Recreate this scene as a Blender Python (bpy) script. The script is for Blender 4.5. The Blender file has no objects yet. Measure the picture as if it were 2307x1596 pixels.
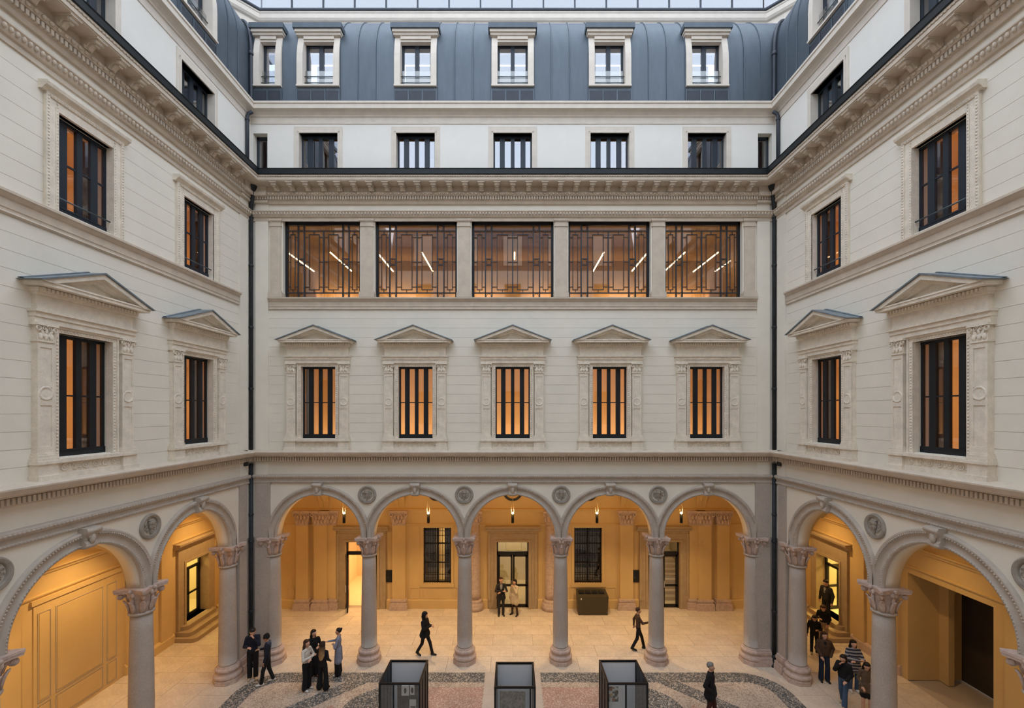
import bpy, math, random
import numpy as np
from mathutils import Vector, Matrix

# ------------------------------------------------------------------ camera, sky, exposure
random.seed(7)
SC = bpy.context.scene
COL = SC.collection
CAM_H, CAM_D, FPX = 9.45, 16.667, 1000.0
W = 9.85                      # half width of the court
cam_data = bpy.data.cameras.new("camera")
cam_data.sensor_width = 36.0
cam_data.lens = FPX / 2307.0 * 36.0
cam_data.shift_x = -1.5 / 2307.0
cam_data.shift_y = 132.0 / 2307.0
cam_data.clip_end = 300
cam = bpy.data.objects.new("camera", cam_data)
COL.objects.link(cam)
cam.location = (0, -CAM_D, CAM_H)
cam.rotation_euler = (math.radians(90), 0, 0)
SC.camera = cam

world = bpy.data.worlds.new("overcast_sky")
SC.world = world
world.use_nodes = True
bg = world.node_tree.nodes["Background"]
bg.inputs[0].default_value = (0.76, 0.86, 1.0, 1)
bg.inputs[1].default_value = 1.0
SC.view_settings.view_transform = 'Standard'
SC.view_settings.look = 'None'
SC.view_settings.gamma = 1.0
SC.view_settings.use_curve_mapping = False
SC.view_settings.exposure = 1.6
SC.cycles.use_denoising = True
SC.cycles.max_bounces = 8
SC.cycles.diffuse_bounces = 5
SC.cycles.transparent_max_bounces = 12
SC.cycles.sample_clamp_indirect = 6.0
WARM = (1.0, 0.59, 0.22)
LAMP_W = 44.0                # watts of each pendant
ROOM_W = 22.0

def area_light(name, loc, rot, sx, sy, power, color=WARM):
    l = bpy.data.lights.new(name, 'AREA'); l.shape = 'RECTANGLE'; l.size = sx; l.size_y = sy
    l.energy = power; l.color = color
    o = bpy.data.objects.new(name, l); COL.objects.link(o)
    o.location = loc; o.rotation_euler = rot
    return o

def point_light(name, loc, power, radius=0.05, color=WARM):
    l = bpy.data.lights.new(name, 'POINT'); l.energy = power; l.color = color; l.shadow_soft_size = radius
    o = bpy.data.objects.new(name, l); COL.objects.link(o); o.location = loc
    return o

def spot_light(name, loc, rot, power, angle, color=WARM, blend=0.6, radius=0.05):
    l = bpy.data.lights.new(name, 'SPOT'); l.energy = power; l.color = color; l.shadow_soft_size = radius
    l.spot_size = math.radians(angle); l.spot_blend = blend
    o = bpy.data.objects.new(name, l); COL.objects.link(o); o.location = loc; o.rotation_euler = rot
    return o

# ------------------------------------------------------------------ materials
MATS = {}
def mat(name, color, rough=0.7, metal=0.0, var=0.0, vscale=3.0, bump=0.0, bscale=40.0, speck=None,
        random_obj=0.0, var_color=None, stretch=None, emit=None, spec=0.3):
    m = bpy.data.materials.new(name); m.use_nodes = True
    nt = m.node_tree; N = nt.nodes; L = nt.links
    b = N["Principled BSDF"]
    b.inputs["Roughness"].default_value = rough
    b.inputs["Metallic"].default_value = metal
    b.inputs["Specular IOR Level"].default_value = spec
    col = (*color, 1)
    b.inputs["Base Color"].default_value = col
    tc = N.new("ShaderNodeTexCoord"); src = tc.outputs["Object"]
    if stretch:
        mp = N.new("ShaderNodeMapping"); mp.inputs["Scale"].default_value = stretch
        L.new(src, mp.inputs["Vector"]); src = mp.outputs["Vector"]
    out = None
    if var > 0:
        n1 = N.new("ShaderNodeTexNoise"); n1.inputs["Scale"].default_value = vscale
        n1.inputs["Detail"].default_value = 5; n1.inputs["Roughness"].default_value = 0.65
        L.new(src, n1.inputs["Vector"])
        mx = N.new("ShaderNodeMix"); mx.data_type = 'RGBA'
        vc = var_color or tuple(c * (1 - var) for c in color)
        lc = tuple(min(1, c * (1 + var * 0.5)) for c in color)
        mx.inputs["A"].default_value = (*vc, 1); mx.inputs["B"].default_value = (*lc, 1)
        rp = N.new("ShaderNodeMapRange"); rp.inputs[1].default_value = 0.3; rp.inputs[2].default_value = 0.7
        L.new(n1.outputs["Fac"], rp.inputs[0]); L.new(rp.outputs[0], mx.inputs["Factor"])
        out = mx.outputs["Result"]
    if speck:
        v = N.new("ShaderNodeTexNoise"); v.inputs["Scale"].default_value = speck[0]; v.inputs["Detail"].default_value = 2
        L.new(src, v.inputs["Vector"])
        r2 = N.new("ShaderNodeMapRange"); r2.inputs[1].default_value = 0.35; r2.inputs[2].default_value = 0.65
        r2.inputs[3].default_value = 1 - speck[1]; r2.inputs[4].default_value = 1 + speck[1]
        L.new(v.outputs["Fac"], r2.inputs[0])
        mm = N.new("ShaderNodeVectorMath"); mm.operation = 'SCALE'
        if out: L.new(out, mm.inputs[0])
        else: mm.inputs[0].default_value = color
        L.new(r2.outputs[0], mm.inputs["Scale"]); out = mm.outputs[0]
    if random_obj > 0:
        oi = N.new("ShaderNodeObjectInfo")
        r3 = N.new("ShaderNodeMapRange"); r3.inputs[3].default_value = 1 - random_obj; r3.inputs[4].default_value = 1 + random_obj
        L.new(oi.outputs["Random"], r3.inputs[0])
        m3 = N.new("ShaderNodeVectorMath"); m3.operation = 'SCALE'
        if out: L.new(out, m3.inputs[0])
        else: m3.inputs[0].default_value = color
        L.new(r3.outputs[0], m3.inputs["Scale"]); out = m3.outputs[0]
    if out: L.new(out, b.inputs["Base Color"])
    if bump > 0:
        nb = N.new("ShaderNodeTexNoise"); nb.inputs["Scale"].default_value = bscale; nb.inputs["Detail"].default_value = 4
        L.new(src, nb.inputs["Vector"])
        bp = N.new("ShaderNodeBump"); bp.inputs["Strength"].default_value = bump; bp.inputs["Distance"].default_value = 0.02
        L.new(nb.outputs["Fac"], bp.inputs["Height"]); L.new(bp.outputs["Normal"], b.inputs["Normal"])
    if emit:
        b.inputs["Emission Color"].default_value = (*emit[0], 1); b.inputs["Emission Strength"].default_value = emit[1]
    MATS[name] = m
    return m

def pebble_mat(name, c_dark, c_light, light_share, scale=36.0):
    m = bpy.data.materials.new(name); m.use_nodes = True
    nt = m.node_tree; N = nt.nodes; L = nt.links; b = N["Principled BSDF"]
    b.inputs["Roughness"].default_value = 0.55
    tc = N.new("ShaderNodeTexCoord")
    nz = N.new("ShaderNodeTexNoise"); nz.inputs["Scale"].default_value = 9.0
    L.new(tc.outputs["Object"], nz.inputs["Vector"])
    mv = N.new("ShaderNodeMix"); mv.data_type = 'RGBA'; mv.inputs["Factor"].default_value = 0.05
    L.new(tc.outputs["Object"], mv.inputs["A"]); L.new(nz.outputs["Color"], mv.inputs["B"])
    vo = N.new("ShaderNodeTexVoronoi"); vo.inputs["Scale"].default_value = scale
    L.new(mv.outputs["Result"], vo.inputs["Vector"])
    sp = N.new("ShaderNodeSeparateColor"); L.new(vo.outputs["Color"], sp.inputs[0])
    rmp = N.new("ShaderNodeValToRGB")
    e = rmp.color_ramp.elements
    e[0].position = max(0.0, 1 - light_share - 0.08); e[0].color = (*c_dark, 1)
    e[1].position = min(1.0, 1 - light_share + 0.08); e[1].color = (*c_light, 1)
    L.new(sp.outputs[0], rmp.inputs[0])
    big = N.new("ShaderNodeTexNoise"); big.inputs["Scale"].default_value = 1.1; big.inputs["Detail"].default_value = 3
    L.new(tc.outputs["Object"], big.inputs["Vector"])
    br = N.new("ShaderNodeMapRange"); br.inputs[1].default_value = 0.3; br.inputs[2].default_value = 0.7
    br.inputs[3].default_value = 0.82; br.inputs[4].default_value = 1.12
    L.new(big.outputs["Fac"], br.inputs[0])
    mm = N.new("ShaderNodeVectorMath"); mm.operation = 'SCALE'
    L.new(rmp.outputs[0], mm.inputs[0]); L.new(br.outputs[0], mm.inputs["Scale"])
    L.new(mm.outputs[0], b.inputs["Base Color"])
    bp = N.new("ShaderNodeBump"); bp.inputs["Strength"].default_value = 0.5; bp.inputs["Distance"].default_value = 0.01; bp.invert = True
    L.new(vo.outputs["Distance"], bp.inputs["Height"]); L.new(bp.outputs["Normal"], b.inputs["Normal"])
    MATS[name] = m
    return m

def glass_mat(name, base_reflect, tint=(0.9, 0.92, 0.95), rough=0.0, ior=1.5):
    m = bpy.data.materials.new(name); m.use_nodes = True
    nt = m.node_tree; N = nt.nodes; L = nt.links
    N.remove(N["Principled BSDF"]); out = N["Material Output"]
    tr = N.new("ShaderNodeBsdfTransparent"); tr.inputs[0].default_value = (*tint, 1)
    gl = N.new("ShaderNodeBsdfGlossy"); gl.inputs["Roughness"].default_value = rough; gl.inputs[0].default_value = (1, 1, 1, 1)
    fr = N.new("ShaderNodeLayerWeight"); fr.inputs[0].default_value = 0.5
    pw = N.new("ShaderNodeMath"); pw.operation = 'POWER'; pw.inputs[1].default_value = 5.0
    L.new(fr.outputs["Facing"], pw.inputs[0])
    mr = N.new("ShaderNodeMapRange"); mr.inputs[3].default_value = base_reflect; mr.inputs[4].default_value = 1.0
    L.new(pw.outputs[0], mr.inputs[0])
    mx = N.new("ShaderNodeMixShader"); L.new(mr.outputs[0], mx.inputs[0]); L.new(tr.outputs[0], mx.inputs[1]); L.new(gl.outputs[0], mx.inputs[2])
    L.new(mx.outputs[0], out.inputs[0])
    MATS[name] = m
    return m

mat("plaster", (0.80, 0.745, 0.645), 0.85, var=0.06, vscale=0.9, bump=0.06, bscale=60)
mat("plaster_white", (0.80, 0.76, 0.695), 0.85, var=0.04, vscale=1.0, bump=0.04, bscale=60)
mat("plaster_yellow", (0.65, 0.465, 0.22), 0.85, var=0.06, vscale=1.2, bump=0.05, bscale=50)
mat("stone_pale", (0.80, 0.715, 0.60), 0.85, var=0.16, vscale=5.0, bump=0.35, bscale=28, speck=(60, 0.05))
mat("stone_cornice", (0.62, 0.525, 0.425), 0.85, var=0.13, vscale=3.0, bump=0.15, bscale=40)
mat("stone_attic", (0.70, 0.62, 0.53), 0.85, var=0.08, vscale=3.0, bump=0.08, bscale=40)
mat("stone_grey", (0.52, 0.455, 0.39), 0.85, var=0.12, vscale=4.0, bump=0.15, bscale=50)
mat("stone_medal", (0.36, 0.32, 0.275), 0.85, var=0.2, vscale=9.0, bump=0.2, bscale=50)
mat("granite", (0.47, 0.41, 0.355), 0.7, var=0.10, vscale=1.6, bump=0.08, bscale=120, speck=(70, 0.16))
mat("stone_pink", (0.58, 0.45, 0.385), 0.8, var=0.25, vscale=9.0, bump=0.3, bscale=40)
mat("stone_ochre", (0.44, 0.335, 0.21), 0.8, var=0.12, vscale=4.0, bump=0.1, bscale=50)
mat("black_frame", (0.012, 0.014, 0.018), 0.45)
mat("blue_black_frame", (0.022, 0.030, 0.042), 0.4)
mat("grille_metal", (0.045, 0.05, 0.06), 0.5, metal=0.3)
mat("gutter_metal", (0.014, 0.017, 0.019), 0.5, var=0.3, vscale=6)
mat("pipe_metal", (0.03, 0.034, 0.038), 0.5, var=0.4, vscale=4)
mat("zinc", (0.085, 0.106, 0.128), 0.5, metal=0.25, var=0.16, vscale=2.2, random_obj=0.06, stretch=(2.0, 2.0, 0.4), spec=0.5)
mat("zinc_dark", (0.05, 0.055, 0.068), 0.5, metal=0.2, var=0.2, vscale=3.0)
mat("zinc_roof", (0.22, 0.26, 0.29), 0.45, metal=0.3, var=0.35, vscale=5.0)
mat("steel_rail", (0.10, 0.13, 0.15), 0.4, metal=0.6)
mat("paving_stone", (0.66, 0.57, 0.46), 0.55, var=0.17, vscale=1.6, bump=0.06, bscale=30, speck=(14, 0.06), random_obj=0.04)
mat("paving_path", (0.62, 0.53, 0.44), 0.6, var=0.12, vscale=2.0, bump=0.06, bscale=30)
mat("joint", (0.46, 0.39, 0.31), 0.9)
pebble_mat("pebble_dark", (0.085, 0.095, 0.10), (0.50, 0.45, 0.38), 0.30)
pebble_mat("pebble_beige", (0.36, 0.28, 0.22), (0.60, 0.51, 0.41), 0.62)
pebble_mat("pebble_pink", (0.44, 0.255, 0.20), (0.62, 0.50, 0.42), 0.30)
mat("room_orange", (0.80, 0.63, 0.45), 0.9, var=0.05, vscale=1.0)
mat("room_brown", (0.45, 0.345, 0.23), 0.8, var=0.12, vscale=1.5)
mat("room_dark", (0.05, 0.045, 0.045), 0.9)
mat("room_cream", (0.75, 0.68, 0.50), 0.9)
mat("curtain", (0.24, 0.22, 0.21), 0.9, var=0.2, vscale=3, stretch=(8, 8, 0.3))
mat("portal_brown", (0.055, 0.042, 0.033), 0.6, var=0.2, vscale=1)
mat("wood_frame", (0.016, 0.015, 0.016), 0.45)
mat("bin_bronze", (0.075, 0.062, 0.040), 0.5, metal=0.3)
mat("lamp_black", (0.01, 0.01, 0.01), 0.4)
mat("cable", (0.45, 0.38, 0.28), 0.5)
mat("lamp_glow", (1, 0.9, 0.7), 0.5, emit=((1.0, 0.72, 0.36), 25.0))
mat("tube_glow", (1, 0.9, 0.7), 0.5, emit=((1.0, 0.70, 0.36), 3.0))
mat("case_black", (0.008, 0.009, 0.011), 0.4)
mat("case_grey", (0.86, 0.87, 0.90), 0.45)
mat("print_white", (0.85, 0.83, 0.80), 0.7)
mat("print_collage", (0.30, 0.26, 0.22), 0.7, var=0.9, vscale=14, var_color=(0.03, 0.03, 0.03))
def collage_mat(name):
    m = mat(name, (0.5, 0.4, 0.3), 0.7); nt = m.node_tree; N = nt.nodes; L = nt.links
    tc = N.new("ShaderNodeTexCoord"); v = N.new("ShaderNodeTexVoronoi"); v.distance = 'CHEBYCHEV'; v.inputs["Scale"].default_value = 13.0
    L.new(tc.outputs["Object"], v.inputs["Vector"])
    sp = N.new("ShaderNodeSeparateColor"); L.new(v.outputs["Color"], sp.inputs[0])
    r = N.new("ShaderNodeValToRGB"); r.color_ramp.interpolation = 'CONSTANT'
    cols = [(0.0, (0.02, 0.02, 0.02)), (0.3, (0.62, 0.60, 0.56)), (0.5, (0.30, 0.07, 0.03)), (0.62, (0.05, 0.05, 0.06)), (0.75, (0.40, 0.36, 0.30)), (0.88, (0.55, 0.33, 0.06))]
    for i, (p, c) in enumerate(cols):
        e = r.color_ramp.elements[i] if i < 2 else r.color_ramp.elements.new(p)
        e.position = p; e.color = (*c, 1)
    L.new(sp.outputs[0], r.inputs[0]); L.new(r.outputs[0], N["Principled BSDF"].inputs["Base Color"])
collage_mat("print_collage_colour")
mat("print_ink", (0.03, 0.03, 0.03), 0.7)
mat("white_mark", (0.75, 0.75, 0.72), 0.6)
mat("chrome", (0.6, 0.6, 0.6), 0.25, metal=1.0)
glass_mat("glass_room", 0.07, (0.93, 0.93, 0.94))
glass_mat("glass_loggia", 0.11, (0.9, 0.86, 0.84))
glass_mat("glass_attic", 0.20, (0.7, 0.72, 0.78))
glass_mat("glass_roof", 0.24, (0.5, 0.52, 0.58))
glass_mat("glass_case", 0.08, (0.85, 0.87, 0.88))
glass_mat("glass_door", 0.10, (0.85, 0.85, 0.83))

# ------------------------------------------------------------------ mesh builder
class MB:
    def __init__(s):
        s.v = []; s.f = []; s.m = []; s.mi = 0; s.sm = []; s.smooth = False
    def face(s, idx):
        s.f.append(tuple(idx)); s.m.append(s.mi); s.sm.append(s.smooth)
    def add(s, pts):
        k = len(s.v); s.v.extend([tuple(p) for p in pts]); return k
    def box(s, x0, x1, y0, y1, z0, z1):
        k = s.add([(x0,y0,z0),(x1,y0,z0),(x1,y1,z0),(x0,y1,z0),(x0,y0,z1),(x1,y0,z1),(x1,y1,z1),(x0,y1,z1)])
        for q in ((0,3,2,1),(4,5,6,7),(0,1,5,4),(1,2,6,5),(2,3,7,6),(3,0,4,7)): s.face([k+i for i in q])
        return s
    def prism(s, poly, a0, a1, axis='x'):
        """poly: 2d points. axis x -> (y,z) extruded in x; y -> (x,z) extruded in y; z -> (x,y) extruded in z"""
        n = len(poly)
        def P(p, a):
            return (a, p[0], p[1]) if axis == 'x' else ((p[0], a, p[1]) if axis == 'y' else (p[0], p[1], a))
        k = s.add([P(p, a0) for p in poly] + [P(p, a1) for p in poly])
        ar = sum(poly[i][0]*poly[(i+1)%n][1]-poly[(i+1)%n][0]*poly[i][1] for i in range(n))
        flip = (ar < 0) != (axis == 'y')
        A = list(range(k, k+n)); B = list(range(k+n, k+2*n))
        if a1 < a0: flip = not flip
        s.face(A if flip else A[::-1]); s.face(B[::-1] if flip else B)
        for i in range(n):
            j = (i+1) % n
            q = (A[i], A[j], B[j], B[i])
            s.face(q[::-1] if flip else q)
        return s
    def lathe(s, prof, cx=0, cy=0, n=20, a0=0.0, a1=2*math.pi, cap=True, rot=0.0, smooth=True):
        """prof: (r,z) from bottom to top, about the z axis"""
        full = abs(a1-a0-2*math.pi) < 1e-6
        m = n if full else n+1
        k = len(s.v)
        for r, z in prof:
            for i in range(m):
                a = rot + a0 + (a1-a0)*i/n
                s.v.append((cx+r*math.cos(a), cy+r*math.sin(a), z))
        old = s.smooth; s.smooth = smooth
        for j in range(len(prof)-1):
            for i in range(n):
                i2 = (i+1) % m
                s.face((k+j*m+i, k+j*m+i2, k+(j+1)*m+i2, k+(j+1)*m+i))
        s.smooth = False
        if cap and full:
            s.face([k+i for i in range(m)][::-1]); s.face([k+(len(prof)-1)*m+i for i in range(m)])
        s.smooth = old
        return s
    def tube(s, pts, r, n=8, closed=False, smooth=True, caps=True):
        pts = [Vector(p) for p in pts]; m = len(pts); k = len(s.v)
        rr = r if isinstance(r, (list, tuple)) else [r]*m
        ref = None
        for i, p in enumerate(pts):
            if closed: t = pts[(i+1) % m]-pts[i-1]
            else: t = pts[min(i+1, m-1)]-pts[max(i-1, 0)]
            t.normalize()
            if ref is None:
                ref = Vector((0,0,1)) if abs(t.z) < 0.9 else Vector((1,0,0))
            a = t.cross(ref).normalized(); b = a.cross(t).normalized(); ref = b
            for q in range(n):
                an = 2*math.pi*q/n
                s.v.append(tuple(p + (a*math.cos(an)+b*math.sin(an))*rr[i]))
        old = s.smooth; s.smooth = smooth
        for i in range(m if closed else m-1):
            i2 = (i+1) % m
            for q in range(n):
                q2 = (q+1) % n
                s.face((k+i*n+q, k+i2*n+q, k+i2*n+q2, k+i*n+q2))
        s.smooth = False
        if caps and not closed:
            s.face([k+q for q in range(n)]); s.face([k+(m-1)*n+q for q in range(n)][::-1])
        s.smooth = old
        return s
    def blob(s, c, r, nu=8, nv=5):
        """ellipsoid"""
        if not isinstance(r, (list, tuple)): r = (r, r, r)
        k = len(s.v)
        s.v.append((c[0], c[1], c[2]-r[2]))
        for j in range(1, nv):
            ph = -math.pi/2 + math.pi*j/nv
            for i in range(nu):
                a = 2*math.pi*i/nu
                s.v.append((c[0]+r[0]*math.cos(ph)*math.cos(a), c[1]+r[1]*math.cos(ph)*math.sin(a), c[2]+r[2]*math.sin(ph)))
        s.v.append((c[0], c[1], c[2]+r[2])); top = len(s.v)-1
        old = s.smooth; s.smooth = True
        for i in range(nu):
            i2 = (i+1) % nu
            s.face((k, k+1+i2, k+1+i))
            s.face((top, top-nu+i, top-nu+i2))
            for j in range(nv-2):
                a = k+1+j*nu
                s.face((a+i, a+i2, a+nu+i2, a+nu+i))
        s.smooth = old
        return s
    def holes_wall(s, u0, u1, z0, z1, holes, yf, yb):
        """slab between y=yf (front) and y=yb (back) with rectangular openings (ua,ub,za,zb)"""
        us = sorted(set([u0, u1] + [min(max(h[i], u0), u1) for h in holes for i in (0, 1)]))
        zs = sorted(set([z0, z1] + [min(max(h[i], z0), z1) for h in holes for i in (2, 3)]))
        def solid(i, j):
            if i < 0 or j < 0 or i >= len(us)-1 or j >= len(zs)-1: return False
            cu = (us[i]+us[i+1])/2; cz = (zs[j]+zs[j+1])/2
            return not any(h[0] < cu < h[1] and h[2] < cz < h[3] for h in holes)
        cache = {}
        def V(i, j, b):
            key = (i, j, b)
            if key not in cache:
                s.v.append((us[i], yb if b else yf, zs[j])); cache[key] = len(s.v)-1
            return cache[key]
        for i in range(len(us)-1):
            for j in range(len(zs)-1):
                if not solid(i, j): continue
                s.face((V(i,j,0), V(i+1,j,0), V(i+1,j+1,0), V(i,j+1,0)))
                s.face((V(i,j,1), V(i,j+1,1), V(i+1,j+1,1), V(i+1,j,1)))
                if not solid(i-1, j): s.face((V(i,j,0), V(i,j+1,0), V(i,j+1,1), V(i,j,1)))
                if not solid(i+1, j): s.face((V(i+1,j,0), V(i+1,j,1), V(i+1,j+1,1), V(i+1,j+1,0)))
                if not solid(i, j-1): s.face((V(i,j,0), V(i,j,1), V(i+1,j,1), V(i+1,j,0)))
                if not solid(i, j+1): s.face((V(i,j+1,0), V(i+1,j+1,0), V(i+1,j+1,1), V(i,j+1,1)))
        return s
    def arcade(s, centers, R, zs, u0, u1, ztop, yf, yb, n=28):
        """spandrel wall on columns: solid from ztop down to the arches that spring at zs"""
        line = []   # bottom outline (u, z)
        line.append((u0, zs))
        for c in sorted(centers):
            for i in range(n+1):
                a = math.pi*(1-i/n)
                line.append((c+R*math.cos(a), zs+R*math.sin(a)))
        line.append((u1, zs))
        k = len(s.v); m = len(line)
        for y in (yf, yb):
            for (u, z) in line: s.v.append((u, y, z))
            for (u, z) in line: s.v.append((u, y, ztop))
        F0, F1, B0, B1 = k, k+m, k+2*m, k+3*m
        for i in range(m-1):
            s.face((F0+i, F0+i+1, F1+i+1, F1+i))
            s.face((B0+i, B1+i, B1+i+1, B0+i+1))
            flat = abs(line[i][1]-zs) < 1e-6 and abs(line[i+1][1]-zs) < 1e-6
            s.smooth = not flat
            s.face((F0+i, B0+i, B0+i+1, F0+i+1))
            s.smooth = False
            s.face((F1+i, F1+i+1, B1+i+1, B1+i))
        s.face((F0, F1, B1, B0)); s.face((F0+m-1, B0+m-1, B1+m-1, F1+m-1))
        return s
    def ring_sweep(s, prof, cu, cz, n=28, clip=None, a0=0.0, a1=math.pi, smooth=True):
        """sweep (radius, y) profile round an arch centre in the x-z plane"""
        k = len(s.v); m = len(prof)
        full = abs(a1-a0-2*math.pi) < 1e-6
        rows = n if full else n+1
        for i in range(rows):
            a = a0+(a1-a0)*i/n
            for r, y in prof:
                u = r*math.cos(a)
                if clip: u = max(-clip, min(clip, u))
                s.v.append((cu+u, y, cz+r*math.sin(a)))
        old = s.smooth; s.smooth = smooth
        for i in range(n):
            i2 = (i+1) % rows
            for j in range(m-1):
                s.face((k+i*m+j, k+i*m+j+1, k+i2*m+j+1, k+i2*m+j))
        s.smooth = old
        return s
    def u_sweep(s, prof, w=W, yend=-19.0, chamfer=0.0):
        """moulding round three sides of the court. prof: (projection, z)"""
        k = len(s.v); m = len(prof)
        rows = []
        for p, z in prof:
            if chamfer:
                rows.append([(-w+p, yend, z), (-w+p, -p-chamfer, z), (-w+p+chamfer, -p, z),
                             (w-p-chamfer, -p, z), (w-p, -p-chamfer, z), (w-p, yend, z)])
            else:
                rows.append([(-w+p, yend, z), (-w+p, -p, z), (w-p, -p, z), (w-p, yend, z)])
        c = len(rows[0])
        for r in rows: s.v.extend(r)
        for j in range(m-1):
            for i in range(c-1):
                s.face((k+j*c+i, k+j*c+i+1, k+(j+1)*c+i+1, k+(j+1)*c+i))
        return s
    def build(s, name, mats, parent=None, dz=0.0, loc=None):
        me = bpy.data.meshes.new(name)
        vv = [(x, y, z+dz) for x, y, z in s.v] if dz else s.v
        me.from_pydata(vv, [], s.f)
        if not isinstance(mats, (list, tuple)): mats = [mats]
        for m in mats: me.materials.append(MATS[m])
        me.polygons.foreach_set("material_index", s.m)
        me.polygons.foreach_set("use_smooth", s.sm)
        me.update()
        o = bpy.data.objects.new(name, me); COL.objects.link(o)
        if parent: o.parent = parent
        if loc: o.location = loc
        return o

def empty(name, loc=(0, 0, 0), rz=0.0, parent=None):
    o = bpy.data.objects.new(name, None); COL.objects.link(o)
    o.location = loc; o.rotation_euler = (0, 0, rz); o.empty_display_size = 0.2
    if parent: o.parent = parent
    return o

def tag(o, label=None, cat=None, group=None, kind=None):
    if label: o["label"] = label
    if cat: o["category"] = cat
    if group: o["group"] = group
    if kind: o["kind"] = kind
    return o

def kids(o):
    return [c for c in bpy.data.objects if c.parent == o]

TREE = {}
def copy_tree(o, parent=None, src_children=None):
    c = o.copy(); COL.objects.link(c)
    if parent is not None: c.parent = parent
    ch = TREE.get(o.name)
    if ch is None:
        ch = kids(o); TREE[o.name] = ch
    for k in ch: copy_tree(k, c)
    return c

SIDES = {"back": ((0, 0, 0), 0.0), "left": ((-W, 0, 0), math.pi/2), "right": ((W, 0, 0), -math.pi/2), "front": ((0, -19.0, 0), math.pi)}
def on_side(side, u, z=0.0, y=0.0):
    """world location of the point (u, y, z) of a facade's own frame; y<0 is towards the court"""
    (lx, ly, lz), rz = SIDES[side]
    c, s_ = math.cos(rz), math.sin(rz)
    return (lx + u*c - y*s_, ly + u*s_ + y*c, z)
def place(o, side, u, z=0.0, y=0.0):
    o.location = on_side(side, u, z, y); o.rotation_euler = (0, 0, SIDES[side][1]); return o

BAY = 3.64
BACK_BAYS = [-2*BAY, -BAY, 0.0, BAY, 2*BAY]
SIDE_C0, SIDE_P = 2.80, 3.65           # first bay centre from the corner, pitch along the side wings
SIDE_BAYS = [SIDE_C0 + i*SIDE_P for i in range(5)]
def sgn_u(side, d):                     # distance from the corner -> local u of that side
    return -d if side == "left" else d
Z_SPR, R_ARCH = 4.77, 1.60
Z_C1, Z_STR, Z_ARCH2, Z_C2, Z_AT = 8.0, 13.33, 16.67, 17.95, 20.9
# ------------------------------------------------------------------ floor
XIN, YIN = 13.95, 4.76                  # inner walls of the arcades
MB_floor = MB().box(-18, 18, -22, 9, -0.25, -0.03)
floor = MB_floor.build("floor", "joint"); tag(floor, "stone and pebble floor of the courtyard", kind="structure")

slab_cache = {}
def slab(x0, x1, y0, y1, m="paving_stone", g=0.004, name="paving_slab"):
    key = (round(x1-x0, 3), round(y1-y0, 3), m)
    if key not in slab_cache:
        hx, hy = (x1-x0)/2-g, (y1-y0)/2-g
        o = MB().box(-hx, hx, -hy, hy, -0.03, 0.0).build(name, m, floor); slab_cache[key] = o
    else:
        o = slab_cache[key].copy(); COL.objects.link(o)
    o.location = ((x0+x1)/2, (y0+y1)/2, 0)
    return o
rows = [(-0.54, 0.5), (0.5, 1.35), (1.35, 2.2), (2.2, 3.05), (3.05, 3.9), (3.9, 4.76)]
for r, (ya, yb) in enumerate(rows):
    n = 17; wd = 2*XIN/n
    off = (r % 2)*wd/2
    xs = sorted(set([-XIN] + [-XIN+off+i*wd for i in range(0, n+1) if -XIN < -XIN+off+i*wd < XIN-0.01] + [XIN]))
    for a, b in zip(xs[:-1], xs[1:]): slab(a, b, ya, yb)
for sx in (-1, 1):
    cols = [(9.40, 10.55), (10.55, 11.7), (11.7, 12.85), (12.85, 13.95)]
    for ci, (xa, xb) in enumerate(cols):
        y = -0.54
        first = True
        while y > -9.6:
            ln = 1.3 if not (first and ci % 2) else 0.65
            a, b = sorted((sx*xa, sx*xb))
            slab(a, b, y-ln, y); y -= ln; first = False
    a, b = sorted((sx*9.4, sx*13.95))
    MB().box(a, b, -19.0, y, -0.03, 0.0).build("paving_strip", "paving_stone", floor)
# pebble mosaic of the open court
MB().box(-9.4, 9.4, -19, -0.54, -0.03, -0.004).build("pebble_field", "pebble_beige", floor)
def flat(name, poly, m, z=0.0, h=0.006):
    return MB().prism(poly, z-h, z, 'z').build(name, m, floor)
def band_poly(sx):
    out = []; cr = 1.3
    pts_o = [(1.0, -0.54)] + [(9.4-cr+cr*math.sin(t), -0.54-cr+cr*math.cos(t)) for t in [i*math.pi/16 for i in range(9)]] + [(9.4, -19)]
    ci = cr-0.58
    pts_i = [(8.82, -19)] + [(8.82-ci+ci*math.cos(t), -1.12-ci+ci*math.sin(t)) for t in [i*math.pi/16 for i in range(9)]] + [(1.0, -1.12)]
    return [(sx*x, y) for x, y in pts_o+pts_i]
for sx in (-1, 1):
    flat("pebble_border", band_poly(sx), "pebble_dark")
    # stone outside the rounded corner of the border
    cr = 1.3
    flat("corner_stone", [(sx*9.4, -0.54)] + [(sx*(9.4-cr+cr*math.sin(t)), -0.54-cr+cr*math.cos(t)) for t in [i*math.pi/16 for i in range(9)]], "paving_path", -0.001)
    flat("pebble_diagonal", [(sx*5.05, -1.12), (sx*5.85, -1.12), (sx*8.82, -3.9), (sx*8.82, -4.65)], "pebble_dark", -0.001)
    flat("pebble_disc", [(sx*4.05+1.45*math.cos(t), -2.78+1.45*math.sin(t)) for t in [i*math.pi/16 for i in range(32)]], "pebble_dark", -0.0015)
    flat("pebble_panel", [(sx*1.0, -1.40), (sx*2.95, -1.40), (sx*2.95, -5.2), (sx*1.0, -5.2)], "pebble_pink", 0.0)
    flat("pebble_wedge", [(sx*5.75, -2.25), (sx*6.9, -3.5), (sx*5.75, -3.7)], "pebble_pink", -0.002)
y = -0.54
while y > -8:
    slab(-0.98, 0.98, y-1.25, y, "paving_path"); y -= 1.25
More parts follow.
